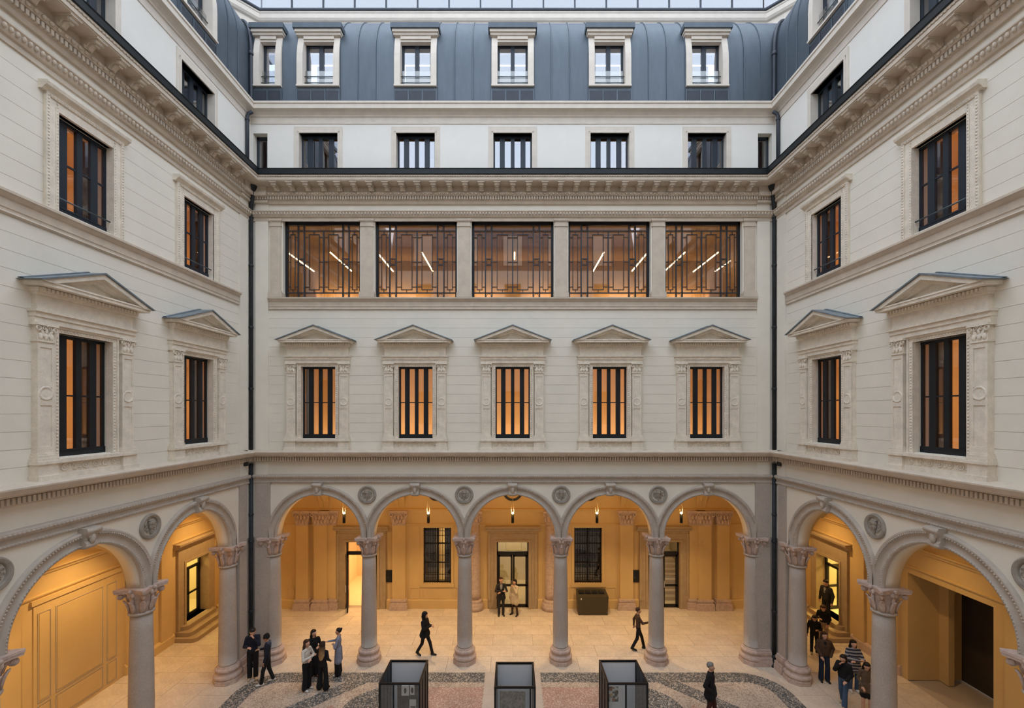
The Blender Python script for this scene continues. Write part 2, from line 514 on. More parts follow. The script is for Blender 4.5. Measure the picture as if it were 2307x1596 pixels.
MB().box(-0.98, 0.98, -19.0, y, -0.03, 0.0).build("paving_strip", "paving_path", floor)

# ------------------------------------------------------------------ facade walls
def facade(name, side, u0, u1, centers, holes, course_zones, course_ranges):
    root = empty(name, *SIDES[side]); tag(root, kind="structure")
    MB().arcade(centers, R_ARCH, Z_SPR, u0, u1, Z_C1, 0.0, 0.45).build("spandrel_wall", "plaster", root)
    MB().holes_wall(u0, u1, Z_C1, Z_AT, holes, 0.0, 0.40).build("wall_body", ["plaster"], root)
    for (z0, z1), (a, b) in zip(course_zones, course_ranges):
        n = round((z1-z0)/0.366); h = (z1-z0)/n
        for i in range(n):
            MB().holes_wall(a, b, z0+i*h+0.004, z0+(i+1)*h-0.004, holes, -0.012, 0.004).build("plaster_course", "plaster", root)
    return root

WIN1 = (0.66, 8.48, 11.17)              # piano nobile opening: half width, sill, head
WIN2 = (0.68, 13.83, 15.93)             # side second-floor opening
WIN3 = (0.73, 18.55, 19.93)             # attic opening
holes_b = [(c-WIN1[0], c+WIN1[0], WIN1[1], WIN1[2]) for c in BACK_BAYS]
holes_b += [(c-WIN3[0], c+WIN3[0], WIN3[1], WIN3[2]) for c in BACK_BAYS]
holes_b += [(-9.73, -9.2, 18.55, 19.93), (9.2, 9.73, 18.55, 19.93)]
LOG = []                                 # loggia openings
for i, c in enumerate(BACK_BAYS):
    a, b = c-1.545, c+1.545
    if i == 0: a = -8.63
    if i == 4: b = 8.63
    LOG.append((a, b)); holes_b.append((a, b, 13.76, 16.70))
wall_back = facade("wall_back", "back", -W, W, BACK_BAYS, holes_b, [(Z_C1, Z_STR)], [(-9.15, 9.15)])
side_walls = {}
for side in ("left", "right"):
    hs = []
    for d in SIDE_BAYS:
        c = sgn_u(side, d)
        hs += [(c-WIN1[0], c+WIN1[0], WIN1[1], WIN1[2]), (c-WIN2[0], c+WIN2[0], WIN2[1], WIN2[2]), (c-WIN3[0], c+WIN3[0], WIN3[1], WIN3[2])]
    u0, u1 = sorted((0, sgn_u(side, 19.0)))
    a, b = sorted((sgn_u(side, 0.75), sgn_u(side, 19.0)))
    side_walls[side] = facade("wall_"+side, side, u0, u1, [sgn_u(side, d) for d in SIDE_BAYS], hs,
                              [(Z_C1, Z_STR), (Z_STR, Z_ARCH2)], [(a, b), (a, b)])
# opposite wing, behind the photographer
fr_holes = [(c-0.66, c+0.66, z0, z1) for c in BACK_BAYS for z0, z1 in ((8.48, 11.17), (13.83, 15.93), (18.6, 19.95))]
wall_front = empty("wall_front", *SIDES["front"]); tag(wall_front, kind="structure")
MB().holes_wall(-W, W, 0.0, 21.0, fr_holes, 0.0, 0.4).build("wall_body", "plaster", wall_front)
MB().prism([(0.0, 21.0), (0.05, 23.0), (0.9, 25.0), (1.0, 25.0), (1.0, 21.0)], -W, W, 'x').build("mansard", "zinc", wall_front)
for c in BACK_BAYS: MB().box(c-0.75, c+0.75, -0.06, 0.5, 21.4, 23.8).build("dormer_block", "stone_attic", wall_front)
MB().box(-W, W, 0.9, 1.0, 0.0, 22.0).build("wall_lining", "room_brown", wall_front)
MB().box(-W, W, -0.5, 0.0, 17.6, 18.2).build("cornice_band", "stone_cornice", wall_front)

# attic skin in a whiter plaster
for side, u0, u1, root in (("back", -W, W, wall_back), ("left", -19.0, 0, side_walls["left"]), ("right", 0, 19.0, side_walls["right"])):
    if side == "back": hh = [(h[0], h[1], h[2], h[3]) for h in holes_b if h[2] > 18]
    else: hh = [(sgn_u(side, d)-WIN3[0], sgn_u(side, d)+WIN3[0], WIN3[1], WIN3[2]) for d in SIDE_BAYS]
    MB().holes_wall(u0, u1, 18.05, 20.5, hh, -0.015, 0.004).build("attic_plaster", "plaster_white", root)

# corner strips of plaster and granite
for side in ("back", "left", "right"):
    root = wall_back if side == "back" else side_walls[side]
    for e in ((-1, 1) if side == "back" else ((-1,) if side == "left" else (1,))):
        def rng(d0, d1):                 # distances from the corner
            if side == "back": return sorted((e*(W-d0), e*(W-d1)))
            return sorted((sgn_u(side, d0), sgn_u(side, d1)))
        a, b = rng(0.22, 0.70); off = 0.0 if side == "back" else 0.05
        for z0, z1 in ((Z_C1, Z_ARCH2-0.06), (16.95, 17.27), (7.12, 7.6)):
            MB().box(a-off*0, b, -0.055, 0.02, z0, z1).build("corner_strip", "plaster", root)
        lo, hi = (0.20, 0.76) if side == "back" else (0.28, 0.72)
        a, b = rng(lo, hi)
        MB().box(a, b, -0.05, 0.46, 0.58, 4.4).build("corner_pilaster", "granite", root)
        MB().box(a, b, -0.05, 0.46, 4.406, 6.82).build("corner_pilaster", "granite", root)
        mb = MB()
        for z0, z1, p in ((0.0, 0.2, 0.16), (0.2, 0.32, 0.14), (0.32, 0.42, 0.08), (0.42, 0.52, 0.11), (0.52, 0.58, 0.07)):
            mb.box(a-(0.0), b+0.0, -0.05-p, 0.46, z0, z1)
        mb.build("pilaster_base", "stone_pink", root)
        a, b = rng(-0.0, lo)
        MB().box(a, b, 0.02, 0.46, 0.0, Z_SPR).build("corner_pier", "granite", root)
        # projecting corner blocks of the two entablatures
        a, b = rng(0.0, 0.74)
        mb = MB()
        mb.box(a, b, -0.30, 0.0, 17.47, 17.60); mb.box(a, b, -0.26, 0.0, 17.60, 17.83); mb.box(a, b, -0.16, 0, 17.27, 17.36)
        mb.build("entablature_block", "stone_cornice", root)

# ------------------------------------------------------------------ mouldings (cornices) round the court
def trim(n, prof, m, label=None, yend=-19.0, w=W):
    o = MB().u_sweep(prof, w=w, yend=yend).build("trim_%d" % n, m); tag(o, label, kind="structure"); return o
t1 = trim(1, [(0, 6.80), (0.05, 6.80), (0.07, 6.83), (0.07, 6.87), (0.045, 6.88), (0.045, 6.97), (0.06, 6.98), (0.10, 7.0), (0.13, 7.06),
              (0.13, 7.10), (0.09, 7.13), (0, 7.14)], "stone_grey", "roped architrave above the arches")
t2 = trim(2, [(0, 7.60), (0.08, 7.61), (0.10, 7.65), (0.10, 7.66), (0.12, 7.80), (0.24, 7.81), (0.26, 7.83), (0.36, 7.86), (0.40, 7.93),
              (0.42, 7.97), (0.42, 8.0), (0.36, 8.03), (0, 8.06)], "stone_cornice", "stone string cornice below the pedimented windows")
t3 = trim(3, [(0, 16.62), (0.05, 16.62), (0.05, 16.74), (0.07, 16.75), (0.10, 16.76), (0.12, 16.80), (0.15, 16.90), (0.19, 16.93), (0.19, 16.96), (0, 16.98)],
          "stone_cornice", "egg-moulded architrave under the upper frieze")
t4 = trim(4, [(0, 17.25), (0.07, 17.25), (0.09, 17.29), (0.11, 17.33), (0.11, 17.36), (0.13, 17.37), (0.13, 17.49), (0.21, 17.50), (0.26, 17.60),
              (0.20, 17.61), (0.20, 17.82), (0.62, 17.83), (0.62, 17.86), (0.645, 17.86), (0.645, 17.96), (0.62, 17.965), (0.66, 17.99), (0.67, 18.03), (0.2, 18.04)],
          "stone_cornice", "bracketed main cornice of carved stone")
gut = trim(5, [(0.60, 18.03), (0.68, 18.03), (0.70, 18.06), (0.70, 18.22), (0.72, 18.25), (0.68, 18.26), (0.66, 18.2), (0.0, 18.22)],
           "gutter_metal", "black metal gutter along the main cornice")
t6 = trim(6, [(0, 20.27), (0.035, 20.27), (0.04, 20.30), (0.03, 20.31), (0.03, 20.52), (0.06, 20.53), (0.08, 20.58), (0.16, 20.66), (0.24, 20.69),
              (0.28, 20.70), (0.28, 20.86), (0.31, 20.88), (0.31, 20.95), (0.0, 20.97)], "stone_attic", "plain attic cornice under the mansard")
def along(side, d0, d1, step):
    n = int(abs(d1-d0)/step); return [d0+(d1-d0)*(i+0.5)/n for i in range(n)]
BACK_RUN = lambda step, lim=9.15: along("back", -lim, lim, step)
def row_children(parent, nm, make, step, zmat, lim=9.1, d0=0.85, d1=17.0):
    """one joined run of repeated ornament on each wall, as stuff under the moulding"""
    for side in ("back", "left", "right"):
        mb = MB()
        us = BACK_RUN(step, lim) if side == "back" else [sgn_u(side, d) for d in along(side, d0, d1, step)]
        for u in us: make(mb, u)
        o = mb.build(nm, zmat, parent); o.location = SIDES[side][0]; o.rotation_euler = (0, 0, SIDES[side][1]); o["kind"] = "stuff"
row_children(t4, "dentils", lambda mb, u: mb.box(u-0.030, u+0.030, -0.20, -0.12, 17.375, 17.485), 0.096, "stone_cornice", lim=9.8, d0=0.2)
row_children(t4, "leaf_moulding", lambda mb, u: mb.blob((u, -0.25, 17.56), (0.055, 0.035, 0.05), 6, 4), 0.15, "stone_cornice")
row_children(t3, "egg_moulding", lambda mb, u: mb.blob((u, -0.15, 16.86), (0.042, 0.045, 0.06), 6, 4), 0.115, "stone_cornice", lim=9.7, d0=0.2)
row_children(t2, "dentils", lambda mb, u: mb.box(u-0.028, u+0.028, -0.20, -0.10, 7.66, 7.79), 0.094, "stone_cornice", lim=9.7, d0=0.2)
row_children(t1, "rope_moulding", lambda mb, u: mb.blob((u, -0.115, 7.06), (0.045, 0.04, 0.035), 6, 4), 0.085, "stone_grey", lim=9.7, d0=0.2)
row_children(t1, "bead_moulding", lambda mb, u: mb.blob((u, -0.07, 6.85), (0.03, 0.02, 0.02), 6, 4), 0.07, "stone_grey", lim=9.1, d0=0.8)
row_children(t4, "bead_moulding", lambda mb, u: mb.blob((u, -0.655, 17.975), (0.035, 0.02, 0.016), 6, 4), 0.09, "stone_cornice", lim=9.1, d0=0.8)
# modillions: one object each
poly = [(-0.18, 17.835), (-0.60, 17.835), (-0.60, 17.79), (-0.57, 17.775), (-0.55, 17.735), (-0.50, 17.71), (-0.45, 17.72), (-0.40, 17.73),
        (-0.36, 17.70), (-0.33, 17.65), (-0.28, 17.615), (-0.22, 17.615), (-0.18, 17.64)]
mb = MB().prism(poly, -0.085, 0.085, 'x')
mb.box(-0.125, 0.125, -0.615, -0.18, 17.795, 17.832)
mb.tube([(-0.10, -0.525, 17.752), (0.10, -0.525, 17.752)], 0.042, 10)
mb.tube([(-0.10, -0.27, 17.66), (0.10, -0.27, 17.66)], 0.045, 10)
mb.prism([(-0.52, 17.705), (-0.40, 17.725), (-0.30, 17.62), (-0.34, 17.60), (-0.42, 17.69), (-0.50, 17.675)], -0.05, 0.05, 'x')
mod0 = mb.build("modillion", "stone_cornice", t4)
mods = [("back", u) for u in np.linspace(-8.70, 8.72, 31)] + [(s_, sgn_u(s_, 1.36+0.59*i)) for s_ in ("left", "right") for i in range(23)]
for i, (s_, u) in enumerate(mods):
    o = mod0 if i == 0 else mod0.copy()
    if i: COL.objects.link(o)
    place(o, s_, u)
# string course of the second floor
def straight(name, root, prof, a, b, m):
    return MB().prism([(-p, z) for p, z in prof], a, b, 'x').build(name, m, root)
SP = [(0, 13.30), (0.04, 13.30), (0.07, 13.33), (0.05, 13.36), (0.05, 13.40), (0.07, 13.43), (0.04, 13.45), (0.04, 13.60), (0.07, 13.62), (0.12, 13.68), (0.15, 13.70), (0.15, 13.75), (0, 13.77)]
straight("string_course", wall_back, SP, -9.14, 9.14, "stone_cornice")
for s_ in ("left", "right"):
    a, b = sorted((sgn_u(s_, 0.75), sgn_u(s_, 19.0)))
    straight("string_course", side_walls[s_], SP, a, b, "stone_cornice")

# arches: archivolts and keystones are parts of their wall
PROF = [(1.59, 0.06), (1.59, -0.035), (1.625, -0.05), (1.65, -0.045), (1.665, -0.02), (1.80, -0.02), (1.81, -0.045), (1.85, -0.07), (1.88, -0.09), (1.915, -0.095), (1.94, -0.07), (1.95, 0.01)]
a0 = MB().ring_sweep(PROF, 0, 0, 36, clip=1.832).build("archivolt", "stone_grey", wall_back)
bd = MB()
for i in range(75):
    t = math.pi*(i+0.5)/75; bd.blob((1.632*math.cos(t), -0.05, 1.632*math.sin(t)), (0.02, 0.018, 0.02), 5, 3)
for i in range(90):
    t = math.pi*(i+0.5)/90
    if abs(1.85*math.cos(t)) < 1.78: bd.blob((1.85*math.cos(t), -0.08, 1.85*math.sin(t)), (0.027, 0.022, 0.027), 5, 3)
bead0 = bd.build("bead_moulding", "stone_grey", a0); bead0["kind"] = "stuff"
ks = MB().prism([(0.02, 1.56), (-0.12, 1.56), (-0.17, 1.60), (-0.17, 1.68), (-0.13, 1.74), (-0.15, 1.84), (-0.22, 1.90), (-0.25, 1.98), (-0.22, 2.04), (0.02, 2.05)], -0.15, 0.15, 'x')
for v in range(len(ks.v)):
    x, y_, z = ks.v[v]; ks.v[v] = (x*(0.82+0.36*(z-1.56)/0.5), y_, z)
ks.tube([(-0.18, -0.20, 1.97), (0.18, -0.20, 1.97)], 0.055, 10)
ks.tube([(-0.145, -0.135, 1.63), (0.145, -0.135, 1.63)], 0.045, 10)
ks.blob((0, -0.18, 1.80), (0.07, 0.06, 0.13), 8, 6); ks.blob((-0.07, -0.16, 1.86), (0.035, 0.05, 0.06)); ks.blob((0.07, -0.16, 1.86), (0.035, 0.05, 0.06))
key0 = ks.build("keystone", "stone_grey", a0)
first = True
for side, cs in (("back", BACK_BAYS), ("left", [sgn_u("left", d) for d in SIDE_BAYS[:4]]), ("right", [sgn_u("right", d) for d in SIDE_BAYS[:4]])):
    root = wall_back if side == "back" else side_walls[side]
    for c in cs:
        if first: o = a0; first = False
        else: o = copy_tree(a0, root)
        o.location = (c, 0, Z_SPR)
# shallow panels at the springing of each soffit
sp_m = MB().ring_sweep([(0.16, 0.0), (0.16, -0.02), (0.20, -0.02), (0.20, 0.0)], 0, 0, 14)
sp_m.box(-0.20, 0.20, -0.02, 0.0, -0.06, -0.02)
# impost panels omitted from walls without a view

# ------------------------------------------------------------------ zinc mansard and the glazed top
roof = empty("mansard_roof"); tag(roof, "curved zinc mansard roof round the court", kind="structure")
RM, ZM = 2.6, 22.9
def mq(z):                                # set-back of the mansard at height z
    return 0.0 if z <= ZM else RM*(1-math.cos(math.asin(min(1, (z-ZM)/RM))))
MPROF = [(-0.02, 20.95), (-0.02, 21.2), (0.0, 22.0)] + [(RM*(1-math.cos(t)), ZM+RM*math.sin(t)) for t in [math.radians(a) for a in (0, 6, 12, 18, 24, 30, 36, 42, 48, 54, 60, 68, 76)]]
def zinc_panel(side, ua, ub, corner_a=False, corner_b=False, dormer=False):
    prof = [(mq(23.8), 23.8)] + [p for p in MPROF if p[1] > 23.85] if dormer else MPROF
    mb = MB(); n = len(prof)
    for q, z in prof:
        xa = ua - (q if corner_a else 0); xb = ub + (q if corner_b else 0)
        mb.v.append((xa, q, z)); mb.v.append((xb, q, z))
    mb.smooth = True
    for i in range(n-1): mb.face((2*i, 2*i+1, 2*i+3, 2*i+2))
    o = mb.build("zinc_panel", "zinc", roof); o.location = SIDES[side][0]; o.rotation_euler = (0, 0, SIDES[side][1]); return o
def seam(side, u):
    pts = [(u, q-0.015, z) for q, z in MPROF]
    o = MB().tube(pts, 0.022, 5, smooth=False).build("seam", "zinc", roof); o.location = SIDES[side][0]; o.rotation_euler = (0, 0, SIDES[side][1])
DORM = [-2*BAY, -BAY, 0, BAY, 2*BAY]
seams_b = [-9.68, -8.66]
for c in DORM: seams_b += [c-0.80, c+0.80] + ([c+1.46, c+2.14] if c < 7 else [c+1.4, c+2.05])
us = [-W] + sorted(seams_b) + [W]
for a, b in zip(us[:-1], us[1:]):
    zinc_panel("back", a, b, a == -W, b == W, any(a < c < b for c in DORM+[-9.18]))
for u in sorted(seams_b)[2:]: seam("back", u)
for side in ("left", "right"):
    ds = [0.0, 0.75, 1.3, 2.0, 3.6, 4.3, 4.95, 5.65, 7.25, 8.0, 8.6, 9.3, 10.9, 14.0, 19.0]
    for a, b in zip(ds[:-1], ds[1:]):
        ua, ub = sorted((sgn_u(side, a), sgn_u(side, b)))
        zinc_panel(side, ua, ub, side == "right" and a == 0, side == "left" and a == 0, any(a < d < b for d in SIDE_BAYS[:3]))
    for d in ds[1:-2]: seam(side, sgn_u(side, d))
MB().u_sweep([(0.29, 20.95), (0.27, 20.99), (0.0, 21.02), (0.02, 20.95)]).build("eaves_flashing", "zinc_dark", roof)
bandq = -2.0
tb = MB().u_sweep([(bandq, 25.0), (bandq, 25.86), (bandq+0.06, 25.9), (bandq+0.10, 25.98), (bandq+0.10, 26.16), (bandq+0.12, 26.18), (bandq+0.12, 26.26), (bandq-0.3, 26.27)], chamfer=1.15)
tag(tb.build("trim_7", "stone_attic"), "pale stone coping band above the mansard", kind="structure")
MB().u_sweep([(bandq+0.14, 26.24), (bandq+0.16, 26.27), (bandq+0.16, 26.34), (bandq-0.3, 26.36)], chamfer=1.15).build("coping_flashing", "zinc_dark", roof)
# glazed top storey
gz = empty("window_1"); tag(gz, "continuous glass band of the set-back top storey", kind="structure")
pitch = 1.328; nb = 16
MB().box(-10.7, 10.7, 2.05, 2.11, 26.3, 26.36).build("sill_rail", "zinc_dark", gz)
gl0 = None
for i in range(nb):
    x0 = -pitch*nb/2+i*pitch
    if gl0 is None:
        gl0 = MB().box(0, pitch-0.06, 0, 0.02, 26.36, 28.6).build("pane", "glass_roof", gz); g = gl0
        ml0 = MB().box(-0.06, 0.0, -0.03, 0.06, 26.34, 28.6).build("mullion", "zinc_dark", gz); m_ = ml0
    else:
        g = gl0.copy(); COL.objects.link(g); m_ = ml0.copy(); COL.objects.link(m_)
    g.location = (x0, 2.08, 0); m_.location = (x0, 2.08, 0)
for sx in (-1, 1):
    mb = MB(); mb.prism([(sx*10.62, 2.08), (sx*11.85, 0.9), (sx*11.85, 0.86), (sx*10.6, 2.04)], 26.36, 28.6, 'z'); mb.build("pane", "glass_roof", gz)
    MB().box(sx*11.86-0.02, sx*11.86+0.02, -19, 0.86, 26.36, 28.6).build("pane", "glass_roof", gz)
MB().box(-12.5, 12.5, 4.5, 4.7, 26.2, 28.8).build("room_wall", "room_dark", gz)
MB().box(-12.5, 12.5, 2.0, 4.7, 28.6, 28.8).build("roof_slab", "room_dark", gz)
# ------------------------------------------------------------------ windows
WN = [1]
def win_name():
    WN[0] += 1; return "window_%d" % WN[0]
def bx(root, name, m, *boxes, dz=0.0):
    mb = MB()
    for b in boxes: mb.box(*b)
    return mb.build(name, m, root, dz=dz)

def joinery(root, hw, z0, z1, y, zmid, m, glass, dz, mid=True, depth=0.05):
    """dark joinery: two outer lights, two middle casement lights"""
    bx(root, "frame", m, (-hw-0.02, hw+0.02, y-0.02, y+depth, z1-0.07, z1+0.02), (-hw-0.02, hw+0.02, y-0.03, y+depth, z0-0.02, z0+0.13),
       (-hw-0.02, -hw+0.05, y-0.01, y+depth, z0, z1), (hw-0.05, hw+0.02, y-0.01, y+depth, z0, z1), dz=dz)
    k = hw/0.65
    for s_ in (-1, 1):
        a, b = sorted((s_*0.27*k, s_*0.44*k))
        bx(root, "post", m, (a, b, y-0.015, y+depth, z0+0.02, z1-0.02), dz=dz)
    bx(root, "post", m, (-0.065*k, 0.065*k, y-0.025, y+depth, z0+0.02, z1-0.02), dz=dz)
    bx(root, "bottom_rail", m, (-0.44*k, 0.44*k, y-0.045, y-0.01, z0+0.10, z0+0.135), dz=dz)
    lights = [(-hw+0.05, -0.43*k), (-0.28*k, -0.06*k), (0.06*k, 0.28*k), (0.43*k, hw-0.05)]
    for a, b in lights:
        if mid:
            bx(root, "glazing_bar", m, (a, b, y-0.005, y+0.04, zmid-0.018, zmid+0.018), dz=dz)
            bx(root, "pane", glass, (a, b, y+0.015, y+0.025, z0+0.12, zmid-0.018), dz=dz)
            bx(root, "pane", glass, (a, b, y+0.015, y+0.025, zmid+0.018, z1-0.06), dz=dz)
        else:
            bx(root, "pane", glass, (a, b, y+0.015, y+0.025, z0+0.12, z1-0.06), dz=dz)

def chevron(mb, h0, z0, zap0, h1, z1, zap1, y0, y1):
    """gable-shaped band between an outer and an inner triangle"""
    for s_ in (-1, 1):
        pts = [(s_*h0, z0), (0, zap0), (0, zap1), (s_*h1, z1)]
        mb.prism(pts if s_ < 0 else pts[::-1], y0, y1, 'y')

def make_aedicule():
    Z0 = 8.0
    root = empty(win_name(), (0, 0, Z0))
    d = -Z0
    hw, zs, zh = WIN1
    joinery(root, hw-0.01, zs+0.02, zh, 0.16, 9.83, "black_frame", "glass_room", d)
    # carved inner jamb frame
    mb = MB()
    for s_ in (-1, 1):
        a, b = sorted((s_*0.645, s_*0.78)); mb.box(a, b, -0.07, 0.10, zs-0.03, zh+0.12)
        a, b = sorted((s_*0.735, s_*0.78)); mb.box(a, b, -0.10, -0.06, zs-0.03, zh+0.13)
    mb.box(-0.645, 0.645, -0.07, 0.10, zh, zh+0.12); mb.box(-0.78, 0.78, -0.10, 0.0, zh+0.085, zh+0.135)
    jf = mb.build("jamb_frame", "stone_pale", root, dz=d)
    cv = MB()
    for i in range(36):
        z = zs+0.02+i*0.073
        for s_ in (-1, 1): cv.blob((s_*0.69, -0.072, z), (0.03, 0.018, 0.026), 5, 3)
    for i in range(17): cv.blob((-0.6+i*0.075, -0.072, zh+0.045), (0.028, 0.018, 0.026), 5, 3)
    o = cv.build("leaf_carving", "stone_pale", jf, dz=d); o["kind"] = "stuff"
    # pilasters
    for s_ in (-1, 1):
        c = s_*0.985; hwid = 0.165
        mb = MB()
        mb.box(c-hwid, c+hwid, -0.13, 0.0, 8.60, 10.92)
        # raised border leaving sunk panels
        for a, b in ((8.60, 8.74), (9.60, 9.72), (9.98, 10.10), (10.80, 10.92)):
            mb.box(c-hwid+0.05, c+hwid-0.05, -0.149, -0.12, a, b)
        for e in (-1, 1):
            x0, x1 = sorted((c+e*hwid, c+e*(hwid-0.05))); mb.box(x0, x1, -0.15, -0.12, 8.60, 10.92)
        pl = mb.build("pilaster", "stone_pale", root, dz=d)
        md = MB().ring_sweep([(0.0, -0.142), (0.07, -0.15), (0.10, -0.145), (0.12, -0.16), (0.145, -0.16), (0.155, -0.148), (0.16, -0.12)], c, 9.85, 20, a1=2*math.pi)
        md.build("roundel", "stone_pale", pl, dz=d)
        mb = MB()
        for z0, z1, e in ((8.44, 8.50, 0.06), (8.50, 8.56, 0.04), (8.56, 8.60, 0.02)): mb.box(c-hwid-e, c+hwid+e, -0.15-e, 0.0, z0, z1)
        mb.build("pilaster_base", "stone_pale", root, dz=d)
        cp = MB()
        cp.box(c-hwid, c+hwid, -0.14, 0.0, 10.92, 11.26); cp.box(c-hwid-0.02, c+hwid+0.02, -0.17, 0.0, 10.91, 10.945)
        cp.box(c-hwid-0.05, c+hwid+0.05, -0.20, 0.0, 11.245, 11.30)
        for j in range(3): cp.blob((c-0.105+j*0.105, -0.145, 11.02), (0.05, 0.035, 0.085), 6, 5)
        for j in (-1, 1): cp.prism([(c+j*0.02, 11.05), (c+j*0.06, 11.02), (c+j*0.12, 11.13), (c+j*0.17, 11.20), (c+j*0.10, 11.21)], -0.165, -0.13, 'y')
        cp.blob((c, -0.15, 11.14), (0.035, 0.03, 0.09), 6, 5)
        for e in (-1, 1):
            cp.tube([(c+e*(0.165+0.045*math.cos(t)), -0.17, 11.185+0.045*math.sin(t)) for t in [i*math.pi/4 for i in range(8)]], 0.018, 5, closed=True)
            cp.tube([(c+e*(0.06+0.03*math.cos(t)), -0.17, 11.20+0.03*math.sin(t)) for t in [i*math.pi/3 for i in range(6)]], 0.013, 5, closed=True)
        cp.blob((c, -0.18, 11.25), (0.035, 0.03, 0.035))
        cp.build("capital", "stone_pale", root, dz=d)
        mb = MB(); mb.box(c-0.20, c+0.20, -0.20, 0.0, 8.06, 8.40); mb.box(c-0.235, c+0.235, -0.235, 0.0, 8.38, 8.44); mb.box(c-0.23, c+0.23, -0.24, 0.0, 8.0, 8.14)
        mb.build("pedestal", "stone_pale", root, dz=d)
    # base panel with carved scroll frieze
    mb = MB(); mb.box(-0.80, 0.80, -0.13, 0.0, 8.02, 8.40); mb.box(-0.80, 0.80, -0.22, 0.17, 8.38, 8.46); mb.box(-0.80, 0.80, -0.17, 0.0, 8.0, 8.15)
    bp = mb.build("base_panel", "stone_pale", root, dz=d)
    cv = MB()
    for i in range(6):
        x = -0.60+i*0.24
        cv.tube([(x+0.065*math.cos(t), -0.135, 8.27+0.065*math.sin(t)) for t in [k*math.pi/5 for k in range(10)]], 0.016, 5, closed=True)
        cv.blob((x, -0.135, 8.27), (0.03, 0.025, 0.03), 6, 4)
        cv.blob((x+0.12, -0.132, 8.27+0.045*(-1)**i), (0.05, 0.018, 0.022), 6, 4)
    o = cv.build("scroll_carving", "stone_pale", bp, dz=d); o["kind"] = "stuff"
    # entablature
    mb = MB(); mb.box(-1.20, 1.20, -0.14, 0.0, 11.30, 11.42); mb.box(-1.21, 1.21, -0.17, 0.0, 11.42, 11.52); mb.box(-1.235, 1.235, -0.215, 0.0, 11.52, 11.575)
    mb.build("architrave", "stone_pale", root, dz=d)
    bx(root, "frieze", "stone_pale", (-1.14, 1.14, -0.13, 0.0, 11.575, 11.90), dz=d)
    mb = MB(); mb.box(-1.17, 1.17, -0.17, 0.0, 11.88, 11.93); mb.box(-1.20, 1.20, -0.22, 0.0, 11.93, 12.02)
    mb.box(-1.33, 1.33, -0.42, 0.0, 12.03, 12.12); mb.box(-1.345, 1.345, -0.44, 0.0, 12.10, 12.135)
    co = mb.build("cornice", "stone_pale", root, dz=d)
    cv = MB()
    for i in range(27): cv.box(-1.15+i*0.0865, -1.15+i*0.0865+0.05, -0.27, -0.21, 11.945, 12.015)
    o = cv.build("dentils", "stone_pale", co, dz=d); o["kind"] = "stuff"
    mb = MB()
    mb.prism([(-1.24, 12.13), (1.24, 12.13), (0, 12.52)], -0.16, 0.0, 'y')
    tp = mb.build("tympanum", "stone_pale", root, dz=d)
    mb = MB()
    chevron(mb, 1.37, 12.10, 12.625, 1.10, 12.10, 12.515, -0.46, 0.0)
    chevron(mb, 1.20, 12.10, 12.53, 0.99, 12.12, 12.46, -0.36, -0.05)
    chevron(mb, 1.02, 12.12, 12.47, 0.86, 12.13, 12.41, -0.26, -0.05)
    mb.build("raking_cornice", "stone_pale", root, dz=d)
    mb = MB()
    chevron(mb, 1.43, 12.115, 12.665, 1.37, 12.105, 12.63, -0.50, 0.0)
    chevron(mb, 1.40, 12.155, 12.695, 1.33, 12.145, 12.65, -0.10, 0.0)
    mb.build("zinc_capping", "zinc_roof", root, dz=d)
    return root

WG = {"left": "panelled-gate", "right": "dark-gateway"}
LW = ["first", "second", "third", "fourth", "fifth"]
aed = make_aedicule()
spots = [("back", c, "pedimented stone window under the loggia, %s from the drainpipe at the white-cardigan group" % LW[i]) for i, c in enumerate(BACK_BAYS)]
for side in ("left", "right"):
    for i, d in enumerate(SIDE_BAYS[:3]):
        spots.append((side, sgn_u(side, d), "pedimented stone window on the %s wing wall, %s from the corner drainpipe" % (WG[side], LW[i])))
src = aed
for i, (side, u, lab) in enumerate(spots):
    o = src if i == 0 else copy_tree(src)
    if i: o.name = win_name()
    place(o, side, u, 8.0); tag(o, lab, group="pedimented windows of the first upper floor", kind="structure")

